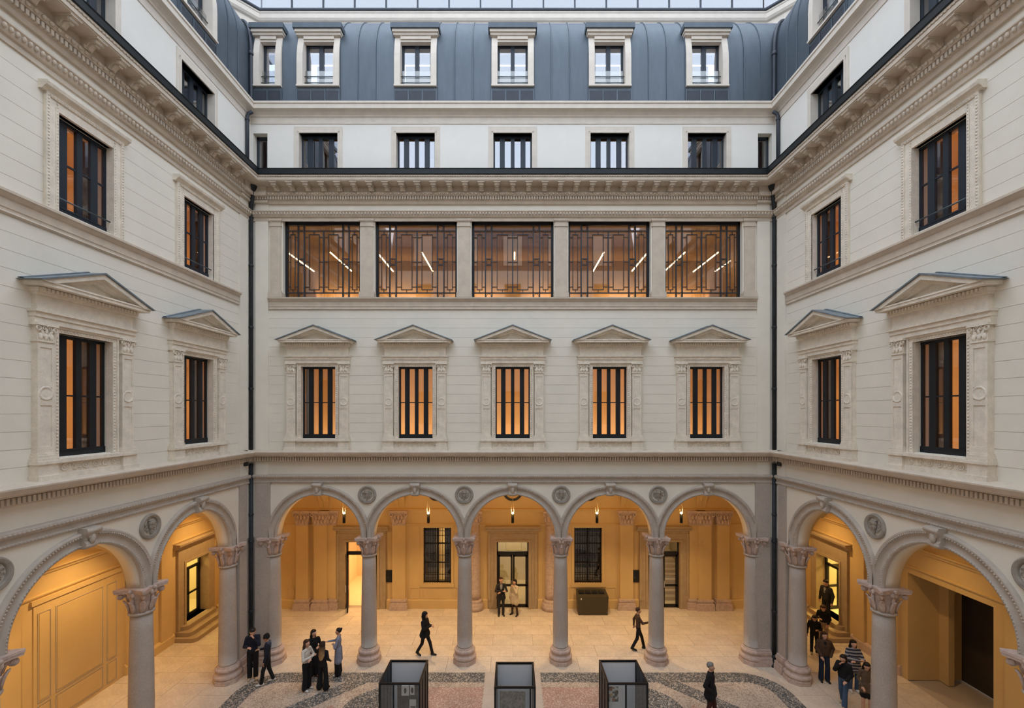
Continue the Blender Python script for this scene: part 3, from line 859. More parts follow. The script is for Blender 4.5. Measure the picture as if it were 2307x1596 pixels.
def make_side_window():
    Z0 = 13.76; d = -Z0
    root = empty(win_name(), (0, 0, Z0)); hw, zs, zh = WIN2
    joinery(root, hw-0.01, zs+0.02, zh, 0.14, 14.98, "blue_black_frame", "glass_room", d)
    mb = MB()
    for s_ in (-1, 1):
        a, b = sorted((s_*0.66, s_*0.92)); mb.box(a, b, -0.07, 0.10, zs-0.06, zh)
        a, b = sorted((s_*0.85, s_*0.93)); mb.box(a, b, -0.10, -0.05, zs-0.06, zh+0.26)
        a, b = sorted((s_*0.66, s_*0.72)); mb.box(a, b, -0.085, -0.05, zs-0.06, zh+0.06)
    mb.box(-0.92, 0.92, -0.07, 0.10, zh, zh+0.26); mb.box(-0.93, 0.93, -0.10, -0.05, zh+0.20, zh+0.28)
    sr = mb.build("surround", "stone_pale", root, dz=d)
    mb = MB().prism([(0, 16.20), (-0.10, 16.20), (-0.13, 16.24), (-0.20, 16.28), (-0.22, 16.34), (-0.22, 16.37), (0, 16.38)], -1.02, 1.02, 'x')
    mb.build("head_cornice", "stone_pale", root, dz=d)
    cv = MB()
    for i in range(34):
        z = zs+i*0.07
        for s_ in (-1, 1): cv.blob((s_*0.89, -0.10, z), (0.028, 0.018, 0.026), 5, 3); cv.blob((s_*0.69, -0.085, z), (0.018, 0.014, 0.022), 5, 3)
    for i in range(24): cv.blob((-0.85+i*0.074, -0.10, zh+0.235), (0.03, 0.018, 0.026), 5, 3)
    o = cv.build("leaf_carving", "stone_pale", sr, dz=d); o["kind"] = "stuff"
    MB().tube([(-0.70, 0.02, 14.12), (0.70, 0.02, 14.12)], 0.018, 8).build("guard_rail", "steel_rail", root, dz=d)
    return root
sw = make_side_window(); first = True
for side in ("left", "right"):
    for i, d in enumerate(SIDE_BAYS[:3]):
        o = sw if first else copy_tree(sw)
        if not first: o.name = win_name()
        first = False
        place(o, side, sgn_u(side, d), 13.76)
        tag(o, "framed window with a guard rail on the %s wing wall, %s from the corner drainpipe" % (WG[side], LW[i]), group="framed windows of the second upper floor", kind="structure")

def make_attic_window():
    Z0 = 18.5; d = -Z0
    root = empty(win_name(), (0, 0, Z0)); hw, zs, zh = WIN3
    mb = MB()
    for s_ in (-1, 1):
        a, b = sorted((s_*0.73, s_*0.90)); mb.box(a, b, -0.045, 0.0, zs-0.3, zh+0.24)
        a, b = sorted((s_*0.725, s_*0.79)); mb.box(a, b, -0.06, 0.30, zs-0.3, zh+0.06)
    mb.box(-0.73, 0.73, -0.045, 0.0, zh+0.04, zh+0.24); mb.box(-0.79, 0.79, -0.06, 0.30, zh, zh+0.06)
    mb.build("surround", "stone_attic", root, dz=d)
    joinery(root, hw-0.01, zs, zh, 0.20, 0, "blue_black_frame", "glass_attic", d, mid=False)
    bx(root, "sill", "zinc_roof", (-0.78, 0.78, -0.07, 0.2, zs-0.04, zs+0.02), dz=d)
    return root
aw = make_attic_window(); first = True
for side, cs in (("back", BACK_BAYS), ("left", [sgn_u("left", d) for d in SIDE_BAYS[:3]]), ("right", [sgn_u("right", d) for d in SIDE_BAYS[:3]])):
    for i, c in enumerate(cs):
        o = aw if first else copy_tree(aw)
        if not first: o.name = win_name()
        first = False
        place(o, side, c, 18.5)
        tag(o, ("attic window above the black gutter, %s along the main facade" if side == "back" else "attic window above the "+WG[side]+" wing gutter, %s from the corner") % LW[i],
            group="attic windows above the gutter", kind="structure")
for s_ in (-1, 1):
    root = empty(win_name(), (s_*9.465, 0, 18.5)); d = -18.5
    bx(root, "frame", "blue_black_frame", (-0.27, -0.20, 0.22, 0.3, 18.55, 19.93), (0.20, 0.27, 0.22, 0.3, 18.55, 19.93), (-0.27, 0.27, 0.22, 0.3, 19.83, 19.93), (-0.27, 0.27, 0.22, 0.3, 18.5, 18.62), dz=d)
    bx(root, "pane", "glass_attic", (-0.2, 0.2, 0.25, 0.26, 18.6, 19.85), dz=d)
    tag(root, "narrow attic window in the corner next to the %s downpipe" % ("small dormer's" if s_ < 0 else "plain zinc corner's"), kind="structure")

# dormers
def make_dormer(hw, name):
    Z0 = 21.0; d = -Z0
    root = empty(name, (0, 0, Z0)); jw = 0.22
    zs, zh = 21.70, 23.50
    front = [(-0.10, 21.66), (-0.10, 22.6), (-0.085, 22.9), (-0.04, 23.2), (0.02, 23.45), (0.06, 23.62)]
    for s_ in (-1, 1):
        a, b = sorted((s_*hw, s_*(hw+jw)))
        MB().prism(front+[(0.62, 23.62), (0.62, 21.66)], a, b, 'x').build("jamb", "stone_attic", root, dz=d)
    mb = MB(); mb.box(-hw, hw, 0.02, 0.20, 23.40, 23.62); mb.box(-hw, hw, -0.02, 0.1, 23.47, 23.62); mb.box(-hw, hw, 0.2, 0.62, 23.5, 23.62)
    mb.build("lintel", "stone_attic", root, dz=d)
    mb = MB(); e = hw+jw
    mb.box(-e-0.04, e+0.04, -0.06, 0.9, 23.60, 23.68); mb.box(-e-0.07, e+0.07, -0.12, 0.9, 23.68, 23.78)
    mb.build("hood_moulding", "stone_attic", root, dz=d)
    bx(root, "zinc_hood", "zinc", (-e-0.12, e+0.12, -0.18, 1.6, 23.78, 23.96), dz=d)
    bx(root, "sill", "stone_attic", (-e-0.01, e+0.01, -0.13, 0.3, 21.64, 21.70), dz=d)
    bx(root, "apron", "zinc", (-e-0.01, e+0.01, -0.05, 0.05, 21.02, 21.64), dz=d)
    n = 3 if hw > 0.4 else 2
    w_ = 2*e/n
    for i in range(n):
        x0 = -e+i*w_
        bx(root, "apron_panel", "zinc_dark", (x0+0.04, x0+w_-0.04, -0.065, -0.04, 21.12, 21.50), dz=d)
    for i in range(n+1): bx(root, "apron_rib", "zinc", (-e+i*w_-0.02, -e+i*w_+0.02, -0.08, -0.04, 21.05, 21.53), dz=d)
    y = 0.24
    bx(root, "frame", "blue_black_frame", (-hw, -hw+0.08, y, y+0.08, zs, zh), (hw-0.08, hw, y, y+0.08, zs, zh), (-hw, hw, y, y+0.08, zh-0.12, zh), (-hw, hw, y, y+0.08, zs, zs+0.08), dz=d)
    if n == 3:
        bx(root, "post", "blue_black_frame", (-0.075, 0.075, y-0.03, y+0.08, zs, zh), dz=d)
        for a, b in ((-hw+0.08, -0.075), (0.075, hw-0.08)): bx(root, "pane", "glass_attic", (a, b, y+0.04, y+0.05, zs+0.08, zh-0.12), dz=d)
    else: bx(root, "pane", "glass_attic", (-hw+0.08, hw-0.08, y+0.04, y+0.05, zs+0.08, zh-0.12), dz=d)
    bx(root, "glass_guard", "glass_door", (-hw+0.01, hw-0.01, 0.10, 0.115, 21.72, 22.36), dz=d)
    for z in (21.89, 22.12): MB().tube([(-hw, 0.07, z), (hw, 0.07, z)], 0.016, 8).build("guard_rail", "steel_rail", root, dz=d)
    bx(root, "room_lining", "room_brown", (-hw-0.2, hw+0.2, 1.6, 1.65, 21.0, 23.7), dz=d)
    return root
DN = ["beside the small dormer", "second full-size one from the small dormer", "above the middle attic window", "second from the plain zinc corner", "next to the plain zinc corner"]
dm = make_dormer(0.57, "dormer_window")
for i, c in enumerate(DORM):
    o = dm if i == 0 else copy_tree(dm)
    place(o, "back", c, 21.0); tag(o, "stone-framed dormer window in the zinc roof, " + DN[i], "dormer", "dormers of the mansard roof")
for side in ("left", "right"):
    for i, dd in enumerate(SIDE_BAYS[:2]):
        o = copy_tree(dm); place(o, side, sgn_u(side, dd), 21.0)
        tag(o, "stone-framed dormer cut by the top edge, on the %s wing roof, %s from the corner" % (WG[side], LW[i]), "dormer", "dormers of the mansard roof")
ds_ = make_dormer(0.30, "dormer_window"); place(ds_, "back", -9.18, 21.0)
tag(ds_, "small narrow single-light dormer tucked in the roof corner", "dormer", "dormers of the mansard roof")

# loggia windows with art-deco grilles
def loggia(i, a, b):
    Z0 = 13.76; d = -Z0
    root = empty(win_name(), (0, 0, Z0)); z0, z1 = 13.77, 16.70
    y = 0.20
    bx(root, "frame", "black_frame", (a-0.02, b+0.02, y-0.02, y+0.10, z1-0.13, z1+0.02), (a-0.02, a+0.085, y-0.02, y+0.10, z0, z1), (b-0.085, b+0.02, y-0.02, y+0.10, z0, z1),
       (a, b, y-0.02, y+0.1, z0-0.02, z0+0.015), dz=d)
    w_ = b-a; X = lambda f: a+f*w_
    zz = lambda f: z1-f*(z1-z0)      # fraction from the top
    vs = [0.165, 0.245, 0.752, 0.832]
    panes = [(a+0.08, X(vs[0])), (X(vs[0]), X(vs[1])), (X(vs[1]), X(0.5)), (X(0.5), X(vs[2])), (X(vs[2]), X(vs[3])), (X(vs[3]), b-0.08)]
    for p0, p1 in panes: bx(root, "pane", "glass_loggia", (p0, p1, y+0.05, y+0.06, z0, z1-0.12), dz=d)
    for f in vs: bx(root, "grille_bar", "grille_metal", (X(f)-0.022, X(f)+0.022, y-0.01, y+0.04, z0, z1-0.1), dz=d)
    bx(root, "grille_bar", "grille_metal", (X(0.5)-0.022, X(0.5)+0.022, y-0.01, y+0.04, zz(0.92), zz(0.118)), dz=d)
    for f in (0.118, 0.922): bx(root, "grille_rail", "grille_metal", (a+0.06, b-0.06, y-0.01, y+0.035, zz(f)-0.018, zz(f)+0.018), dz=d)
    mb = MB(); t = 0.012
    def bar(x0, x1, za, zb):
        mb.box(min(x0, x1)-t, max(x0, x1)+t, y, y+0.025, min(za, zb)-t, max(za, zb)+t)
    for p0, p1, c0, c1 in ((a+0.08, X(vs[0]), 0.27, 0.70), (X(vs[1]), X(0.5), 0.25, 0.76), (X(0.5), X(vs[2]), 0.24, 0.75), (X(vs[3]), b-0.08, 0.30, 0.73)):
        x0 = p0+(p1-p0)*c0; x1 = p0+(p1-p0)*c1; xc = (x0+x1)/2
        zt, zb = zz(0.165), zz(0.88)
        bar(x0, x0, zb, zt); bar(x1, x1, zb, zt); bar(x0, x1, zt, zt); bar(x0, x1, zb, zb)
        for f in (0.20, 0.52, 0.845): bar(p0, x0, zz(f), zz(f)); bar(x1, p1, zz(f), zz(f))
        bar(xc, xc, zz(0.92), zb); bar(xc, xc, zz(0.118), zt)
    for p0, p1 in ((X(vs[0]), X(vs[1])), (X(vs[2]), X(vs[3]))):
        xc = (p0+p1)/2; r = (p1-p0)/2-0.03
        for f in (0.48, 0.562): mb.box(p0, p1, y-0.005, y+0.03, zz(f)-0.016, zz(f)+0.016)
        for zc in (zz(0.078), zz(0.521), zz(0.963)):
            mb.tube([(xc+r*math.cos(q), y+0.015, zc+r*math.sin(q)) for q in [k*math.pi/8 for k in range(16)]], 0.008, 4, closed=True)
    mb.build("fretwork", "grille_metal", root, dz=d)
    tag(root, "wide loggia window behind a geometric iron grille, %s of five" % LW[i], group="grilled loggia windows", kind="structure")
    return root
for i, (a, b) in enumerate(LOG): loggia(i, a, b)
# loggia piers
def pier(u, hw, name="loggia_pier", lab=""):
    mb = MB()
    mb.box(u-hw, u+hw, -0.05, 0.20, 14.02, 16.42)
    pr = mb.build(name, "stone_cornice", wall_back)
    mb = MB()
    for z0, z1, e in ((13.77, 13.93, 0.06), (13.93, 13.97, 0.045), (13.97, 14.02, 0.02)): mb.box(u-hw-e, u+hw+e, -0.05-e, 0.22, z0, z1)
    mb.build("pier_base", "stone_cornice", pr)
    mb = MB()
    for z0, z1, e in ((16.42, 16.45, 0.03), (16.45, 16.60, 0.01), (16.60, 16.64, 0.04), (16.64, 16.70, 0.055)): mb.box(u-hw-e, u+hw+e, -0.05-e, 0.22, z0, z1)
    mb.build("pier_capital", "stone_cornice", pr)
for u in (-1.5*BAY, -0.5*BAY, 0.5*BAY, 1.5*BAY): pier(u, 0.225)
pier(-8.88, 0.20); pier(8.88, 0.20)

# ------------------------------------------------------------------ rooms behind the windows
def room(name, x0, x1, y0, y1, z0, z1, wall, flo="paving_stone", ceil=None, open_side="-y"):
    """open box: the side towards the court is left to the facade"""
    mb = MB(); t = 0.1
    faces = {"-y": (x0, x1, y0-t, y0, z0, z1), "+y": (x0, x1, y1, y1+t, z0, z1), "-x": (x0-t, x0, y0, y1, z0, z1), "+x": (x1, x1+t, y0, y1, z0, z1)}
    for k, f in faces.items():
        if k != open_side: mb.box(*f)
    mb.box(x0-t, x1+t, y0-t, y1+t, z0-t, z0); mb.box(x0-t, x1+t, y0-t, y1+t, z1, z1+t)
    o = mb.build(name, wall); tag(o, kind="structure"); return o
room("room_wall", -9.75, 9.75, 0.42, 3.6, 8.2, 12.6, "room_orange")
room("room_wall", -9.75, 9.75, 0.42, 6.0, 13.35, 17.2, "room_brown")
room("room_wall", -9.8, 9.8, 0.42, 3.0, 18.2, 20.7, "room_brown")
for sx, sd in ((-1, "left"), (1, "right")):
    xa, xb = sorted((sx*(W+0.42), sx*(W+3.6)))
    op = "+x" if sx < 0 else "-x"
    room("room_wall", xa, xb, -14.5, -0.6, 8.2, 12.6, "room_orange", open_side=op)
    room("room_wall", xa, xb, -14.5, -0.6, 13.4, 16.9, "room_orange", open_side=op)
    room("room_wall", xa, xb, -14.5, -0.6, 18.2, 20.7, "room_dark", open_side=op)
# wall-washers stand behind the wall piers, out of sight from the court
for u in (-1.5*BAY, -0.5*BAY, 0.5*BAY, 1.5*BAY):
    area_light("room_washer", (u, 0.7, 8.75), (math.radians(90), 0, 0), 1.2, 0.8, ROOM_W*0.42)
for u in [-8.4+1.68*i for i in range(11)]: area_light("hidden_floor_fill", (u, 2.85, 8.28), (math.radians(145), 0, 0), 1.4, 0.12, ROOM_W*0.09)  # hidden row added below sill level, brightens the lower back wall
for u in (-8.9, 8.9): area_light("room_washer", (u, 0.7, 8.75), (math.radians(90), 0, 0), 0.8, 0.8, ROOM_W*0.2)
for u in (-1.5*BAY, -0.5*BAY, 0.5*BAY, 1.5*BAY, -9.0, 9.0):
    area_light("loggia_washer", (u, 5.45, 14.95), (math.radians(120), 0, 0), 2.6, 0.2, ROOM_W*0.7, (1.0, 0.60, 0.24))
for u in (-1.5*BAY, 1.5*BAY): area_light("attic_washer", (u, 0.7, 19.2), (math.radians(90), 0, 0), 0.8, 0.8, ROOM_W*0.15)
for sx in (-1, 1):
    for yy in (-0.95, -4.6, -8.3):
        area_light("room_washer", (sx*(W+0.7), yy, 9.7), (math.radians(90), 0, math.radians(90 if sx < 0 else -90)), 0.5, 1.8, ROOM_W*0.5, (1.0, 0.54, 0.19))
        area_light("room_washer", (sx*(W+0.7), yy, 14.6), (math.radians(90), 0, math.radians(90 if sx < 0 else -90)), 0.5, 1.2, ROOM_W*0.35, (1.0, 0.5, 0.18))
# dark curtains drawn at the near edge of some side rooms
for sx in (-1, 1):
    for dd in SIDE_BAYS[:2]:
        for z0, z1 in ((8.3, 11.6), (13.6, 16.3)):
            mb = MB(); y0 = -dd
            xs = W+0.62
            for k in range(9):
                mb.tube([(sx*(xs+0.03*(k % 2)), y0+0.62+0.07*k, z0), (sx*(xs+0.03*(k % 2)), y0+0.62+0.07*k, z1)], 0.05, 8)
            c = mb.build("curtain", "curtain")
            tag(c, "dark curtain hanging behind the %s wing's %s window, %s floor" % ("panelled-wall" if sx < 0 else "dark-gateway", "far" if dd < 4 else "near", "first" if z0 < 9 else "second"), "curtain", "curtains")
c = MB()
for k in range(5): c.tube([(-8.14+0.055*k, 0.62+0.03*(k % 2), 8.3), (-8.14+0.055*k, 0.62+0.03*(k % 2), 11.6)], 0.05, 8)
tag(c.build("curtain", "curtain"), "grey curtain in the pedimented window above the white-cardigan group", "curtain", "curtains")
# linear lamps of the loggia
tubes = [(-9.07, 1.25, 3.6), (-7.34, 1.2, 3.55), (-5.46, 1.35, 3.6), (-3.65, 1.2, 3.6), (0.08, 1.2, 2.0), (3.67, 1.2, 3.6), (5.44, 1.3, 3.55), (6.93, 1.2, 3.5), (8.27, 1.2, 3.65), (9.25, 2.2, 3.6)]
TL = ["outermost at the small-dormer end", "second from the small-dormer end", "third from the small-dormer end", "fourth from the small-dormer end", "short one in the middle window",
      "fifth from the plain corner end", "fourth from the plain corner end", "third from the plain corner end", "second from the plain corner end", "short outermost at the plain corner end"]
for (x, ya, yb), lb in zip(tubes, TL):
    r = empty("tube_lamp", (x, ya, 15.9))
    MB().tube([(0, 0.0, 0), (0, yb-ya, 0)], 0.028, 10).build("tube", "tube_glow", r)
    MB().tube([(0, 0.1, 0.02), (0, 0.1, 1.28)], 0.004, 4).build("wire", "lamp_black", r)
    MB().tube([(0, yb-ya-0.1, 0.02), (0, yb-ya-0.1, 1.28)], 0.004, 4).build("wire", "lamp_black", r)
    tag(r, "glowing tube lamp hung in the loggia, " + lb, "lamp", "tube lamps of the loggia")
# ------------------------------------------------------------------ columns
def spiral(cx, cz, r0, turns, flip=1, n=18):
    return [(cx+flip*r0*(1-0.8*i/n)*math.cos(turns*2*math.pi*i/n+math.pi/2), cz+r0*(1-0.8*i/n)*math.sin(turns*2*math.pi*i/n+math.pi/2)) for i in range(n+1)]
def make_column():
    root = empty("column", (0, 0, 0))
    mb = MB()
    mb.lathe([(0.455, 0.0), (0.455, 0.13), (0.44, 0.16)], n=8, rot=math.pi/8, smooth=False)
    mb.lathe([(0.40, 0.16), (0.425, 0.18), (0.44, 0.23), (0.425, 0.28), (0.40, 0.30), (0.375, 0.305), (0.355, 0.34), (0.35, 0.37), (0.36, 0.40), (0.375, 0.41), (0.39, 0.43), (0.395, 0.47), (0.38, 0.51), (0.35, 0.525), (0.325, 0.53), (0.32, 0.57), (0.30, 0.60)], n=32)
    mb.build("base", "stone_pink", root)
    pr = [(0.298, 0.60), (0.292, 0.66)]
    for i in range(9):
        t = i/8; pr.append((0.290-0.042*t**1.7, 0.66+t*(4.02-0.66)))
    MB().lathe(pr, n=32).build("shaft", "granite", root)
    MB().lathe([(0.25, 4.02), (0.285, 4.03), (0.30, 4.06), (0.285, 4.09), (0.25, 4.10)], n=28).build("astragal", "granite", root)
    mb = MB()
    mb.lathe([(0.245, 4.08), (0.25, 4.25), (0.265, 4.42), (0.30, 4.55), (0.36, 4.66), (0.36, 4.67)], n=24)
    cap = mb.build("capital", "stone_pink", root)
    # abacus with hollowed sides
    ab = []
    for q in range(4):
        c0 = math.pi/4+q*math.pi/2
        for s_, rr in ((-0.06, 0.565), (0.06, 0.565)):
            ab.append((rr*math.cos(c0+s_), rr*math.sin(c0+s_)))
        for k in range(1, 6):
            a = c0+0.12+(math.pi/2-0.24)*k/6
            p = k/6; rr = 0.385/max(0.707, abs(math.cos(((a-c0) % (math.pi/2))-math.pi/4)))
            rr = 0.385/math.cos(((a-c0)-math.pi/4)) - 0.05*math.sin(math.pi*p)
            ab.append((rr*math.cos(a), rr*math.sin(a)))
    mb = MB().prism(ab, 4.66, 4.715, 'z'); mb.prism([(x*1.03, y*1.03) for x, y in ab], 4.715, 4.77, 'z')
    mb.build("abacus", "stone_pink", cap)
    vol0 = leaf0 = None
    for q in range(4):
        c0 = math.pi/4+q*math.pi/2
        if vol0 is None:
            mb = MB()
            pts = spiral(0.0, 0.0, 0.085, 1.8)
            mb.tube([(0.43+p[0]*0.9, 0, 4.575+p[1]) for p in pts], [0.034-0.018*i/18 for i in range(19)], 7)
            mb.tube([(0.43, -0.05, 4.575), (0.43, 0.05, 4.575)], 0.045, 10)
            mb.tube([(0.27, 0, 4.40), (0.30, 0, 4.52), (0.36, 0, 4.62), (0.43, 0, 4.655)], [0.03, 0.035, 0.035, 0.03], 7)
            vol0 = mb.build("volute", "stone_pink", cap); o = vol0
        else: o = vol0.copy(); COL.objects.link(o)
        o.rotation_euler = (0, 0, c0)
    for q in range(8):
        if leaf0 is None:
            mb = MB()
            mb.tube([(0.255, 0, 4.09), (0.275, 0, 4.20), (0.295, 0, 4.32), (0.33, 0, 4.40), (0.37, 0, 4.42), (0.385, 0, 4.39)], [0.05, 0.075, 0.075, 0.06, 0.045, 0.02], 6)
            for i in range(len(mb.v)):
                x, y, z = mb.v[i]; mb.v[i] = (0.5*x+0.5*(0.25+0.12*max(0, (z-4.1)/0.32)**2), y, z)
            leaf0 = mb.build("leaf", "stone_pink", cap); o = leaf0
        else: o = leaf0.copy(); COL.objects.link(o)
        o.rotation_euler = (0, 0, q*math.pi/4)
    mb0 = None
    for q in range(4):
        if mb0 is None:
            mb = MB(); mb.blob((0.375, 0, 4.72), (0.05, 0.05, 0.055)); mb.blob((0.335, 0.045, 4.61), (0.035, 0.055, 0.07)); mb.blob((0.335, -0.045, 4.61), (0.035, 0.055, 0.07)); mb.blob((0.30, 0, 4.44), (0.04, 0.05, 0.14)); mb.blob((0.28, 0, 4.28), (0.04, 0.06, 0.09))
            mb0 = mb.build("flower", "stone_pink", cap); o = mb0
        else: o = mb0.copy(); COL.objects.link(o)
        o.rotation_euler = (0, 0, q*math.pi/2)
    return root
col0 = make_column()
CL = [("back", -2.5*BAY, "granite column engaged with the corner pilaster, between the beanie boy and the four women"),
      ("back", -1.5*BAY, "granite column just behind the four chatting women, beside the open door"),
      ("back", -0.5*BAY, "granite column between the hooded walker and the suited man"),
      ("back", 0.5*BAY, "granite column beside the bronze box under the dark window"),
      ("back", 1.5*BAY, "granite column in front of the glazed staircase door"),
      ("back", 2.5*BAY, "granite column engaged with the corner pilaster, behind the balding man in black")]
for side in ("left", "right"):
    for k in range(3):
        d = SIDE_C0 - SIDE_P/2 + k*SIDE_P
        CL.append((side, sgn_u(side, d), [("granite corner column the man with the phone leans on", "large granite column by the panelled yellow wall", "column of the panelled-wall arcade with only its capital in view"),
                                          ("granite corner column at the foot of the crowded steps", "large granite column before the dark gateway", "column of the dark-gateway arcade with only its capital in view")][0 if side == "left" else 1][k]))
for i, (side, u, lab) in enumerate(CL):
    o = col0 if i == 0 else copy_tree(col0)
    place(o, side, u, 0.0, 0.22); tag(o, lab, "column", "granite columns of the arcade", kind="thing")

# ------------------------------------------------------------------ medallions in the spandrels
def make_medallion():
    root = empty("medallion", (0, 0, 0))
    MB().ring_sweep([(0.345, 0.02), (0.345, -0.03), (0.33, -0.06), (0.30, -0.075), (0.275, -0.05), (0.26, -0.06), (0.24, -0.03), (0.23, 0.0)], 0, 0, 32, a1=2*math.pi).build("rim", "stone_medal", root)
    MB().ring_sweep([(0.24, 0.0), (0.12, 0.02), (0.0, 0.02)], 0, 0, 24, a1=2*math.pi).build("field", "zinc_dark", root)
    mb = MB()
    mb.blob((0, -0.05, 0.10), (0.095, 0.07, 0.085), 10, 7); mb.blob((0, -0.045, 0.01), (0.07, 0.055, 0.11), 10, 7); mb.blob((0, -0.04, -0.11), (0.035, 0.045, 0.11), 8, 6)
    mb.blob((0, -0.05, 0.17), (0.11, 0.05, 0.03), 10, 5)
    for e in (-1, 1):
        for zc, r in ((0.06, 0.04), (-0.03, 0.045), (-0.11, 0.035)):
            mb.tube([(e*(0.145-0.15*(abs(zc) > 0.1)*0.4+r*math.cos(t)), -0.03, zc+r*math.sin(t)) for t in [k*math.pi/4 for k in range(8)]], 0.014, 5, closed=True)
    mb.build("urn_relief", "stone_medal", root)
    return root
med = make_medallion()
ML = [("back", -1.5*BAY, "carved medallion in the spandrel above the column by the open door"), ("back", -0.5*BAY, "carved medallion in the spandrel above the column by the hooded walker"),
      ("back", 0.5*BAY, "carved medallion in the spandrel above the column beside the bronze box"), ("back", 1.5*BAY, "carved medallion in the spandrel above the staircase-door column")]
for side, nm in (("left", "panelled-wall arcade"), ("right", "dark-gateway arcade")):
    for k in (1, 2):
        ML.append((side, sgn_u(side, SIDE_C0-SIDE_P/2+k*SIDE_P), "carved medallion in the spandrel of the %s, %s" % (nm, "whole in view" if k == 1 else "cut by the picture edge")))
for i, (side, u, lab) in enumerate(ML):
    o = med if i == 0 else copy_tree(med)
    place(o, side, u, 6.36); tag(o, lab, "medallion", "spandrel medallions")

# ------------------------------------------------------------------ vaults
ceil = empty("ceiling"); tag(ceil, "plaster vaults of the arcades", kind="structure")
RISE = 1.68
def vault(x0, x1, y0, y1, n=14):
    mb = MB(); mb.smooth = True
    for j in range(n+1):
        for i in range(n+1):
            sx = -1+2*i/n; sy = -1+2*j/n
            # denser near the springing
            sx = math.sin(sx*math.pi/2); sy = math.sin(sy*math.pi/2)
            h = max(math.sqrt(max(0, 1-sx*sx)), math.sqrt(max(0, 1-sy*sy)))
            mb.v.append((x0+(x1-x0)*(sx+1)/2, y0+(y1-y0)*(sy+1)/2, Z_SPR+RISE*h))
    for j in range(n):
        for i in range(n):
            a = j*(n+1)+i; mb.face((a, a+n+1, a+n+2, a+1))
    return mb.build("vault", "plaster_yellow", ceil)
def rib_y(x, y0, y1, hw=0.24):                # transverse arch running in y
    mb = MB(); mb.smooth = True; n = 20; yc = (y0+y1)/2; ry = (y1-y0)/2
    for i in range(n+1):
        t = math.pi*i/n; y = yc-ry*math.cos(t); z = Z_SPR+(RISE-0.08)*math.sin(t)
        for dx, dz in ((-hw, 0.25), (-hw, 0), (-hw+0.09, -0.0), (-hw+0.09, 0.03), (hw-0.09, 0.03), (hw-0.09, 0), (hw, 0), (hw, 0.25)): mb.v.append((x+dx, y, z+dz))
    mb.smooth = False
    for i in range(n):
        for j in range(7): mb.face((i*8+j, (i+1)*8+j, (i+1)*8+j+1, i*8+j+1))
    return mb.build("transverse_arch", "plaster_yellow", ceil)
def rib_x(y, x0, x1, hw=0.24):
    o = rib_y(0, 0, abs(x1-x0), hw)
    o.rotation_euler = (0, 0, -math.pi/2); o.location = (min(x0, x1), y, 0); return o
YA = 0.45
edges = [-2.5*BAY+i*BAY for i in range(6)]
for a, b in zip(edges[:-1], edges[1:]): vault(a, b, YA, YIN)
for e in edges: rib_y(e, YA, YIN)
for sx in (-1, 1):
    x0, x1 = sorted((sx*9.1, sx*XIN)); vault(x0, x1, YA, YIN)
    x0, x1 = sorted((sx*(W+0.45), sx*XIN)); vault(x0, x1, -0.97, YA)
    xo = sx*(W+0.45)
    for k in range(4):
        d = SIDE_C0-SIDE_P/2+k*SIDE_P
        x0, x1 = sorted((xo, sx*XIN)); vault(x0, x1, -(d+SIDE_P), -d); rib_x(-d, xo, sx*XIN)

# ------------------------------------------------------------------ inner walls of the arcades
DOOR_H, DOOR_W = 3.24, 0.78
wib = empty("wall_inner_back", (0, YIN, 0)); tag(wib, kind="structure")
doors_u = [-2*BAY, 0.0, 2*BAY]; wins_u = [-BAY, BAY]
hb = [(c-DOOR_W, c+DOOR_W, 0.0, DOOR_H) for c in doors_u] + [(c-0.685, c+0.685, 1.18, 3.91) for c in wins_u]
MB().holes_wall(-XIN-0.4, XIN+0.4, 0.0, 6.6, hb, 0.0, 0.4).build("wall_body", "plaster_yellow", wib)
def run(root, name, prof, segs, m):
    for a, b in segs: MB().prism([(-p, z) for p, z in prof], a, b, 'x').build(name, m, root)
full = [(-XIN, XIN)]
run(wib, "impost_band", [(0, 4.64), (0.04, 4.64), (0.06, 4.70), (0.12, 4.76), (0.12, 4.80), (0, 4.82)], full, "plaster_yellow")
run(wib, "string_band", [(0, 4.00), (0.03, 4.00), (0.05, 4.04), (0.05, 4.07), (0, 4.08)], full, "plaster_yellow")
free = [(-XIN, -10.5), (-8.3, -2*BAY-1.2), (-2*BAY+1.2, -5.85), (-5.1, -2.15), (-1.45, -1.2), (1.2, 1.45), (2.15, 5.1), (5.85, 2*BAY-1.2), (2*BAY+1.2, 8.3), (10.5, XIN)]
run(wib, "skirting", [(0, 0.0), (0.07, 0.0), (0.07, 0.40), (0.04, 0.44), (0, 0.45)], free, "plaster_yellow")
for a, b in [(-5.0, -4.5), (-4.38, -2.9), (-2.78, -2.2), (2.2, 2.78), (2.9, 4.38), (4.5, 5.0), (-10.9, -10.55), (10.55, 10.9)]:
    mb = MB(); mb.box(a, b, -0.025, 0.0, 0.98, 1.03); mb.box(a, b, -0.025, 0, 0.46, 0.51); mb.box(a, a+0.05, -0.025, 0, 0.51, 0.98); mb.box(b-0.05, b, -0.025, 0, 0.51, 0.98)
    mb.build("dado_panel", "plaster_yellow", wib)
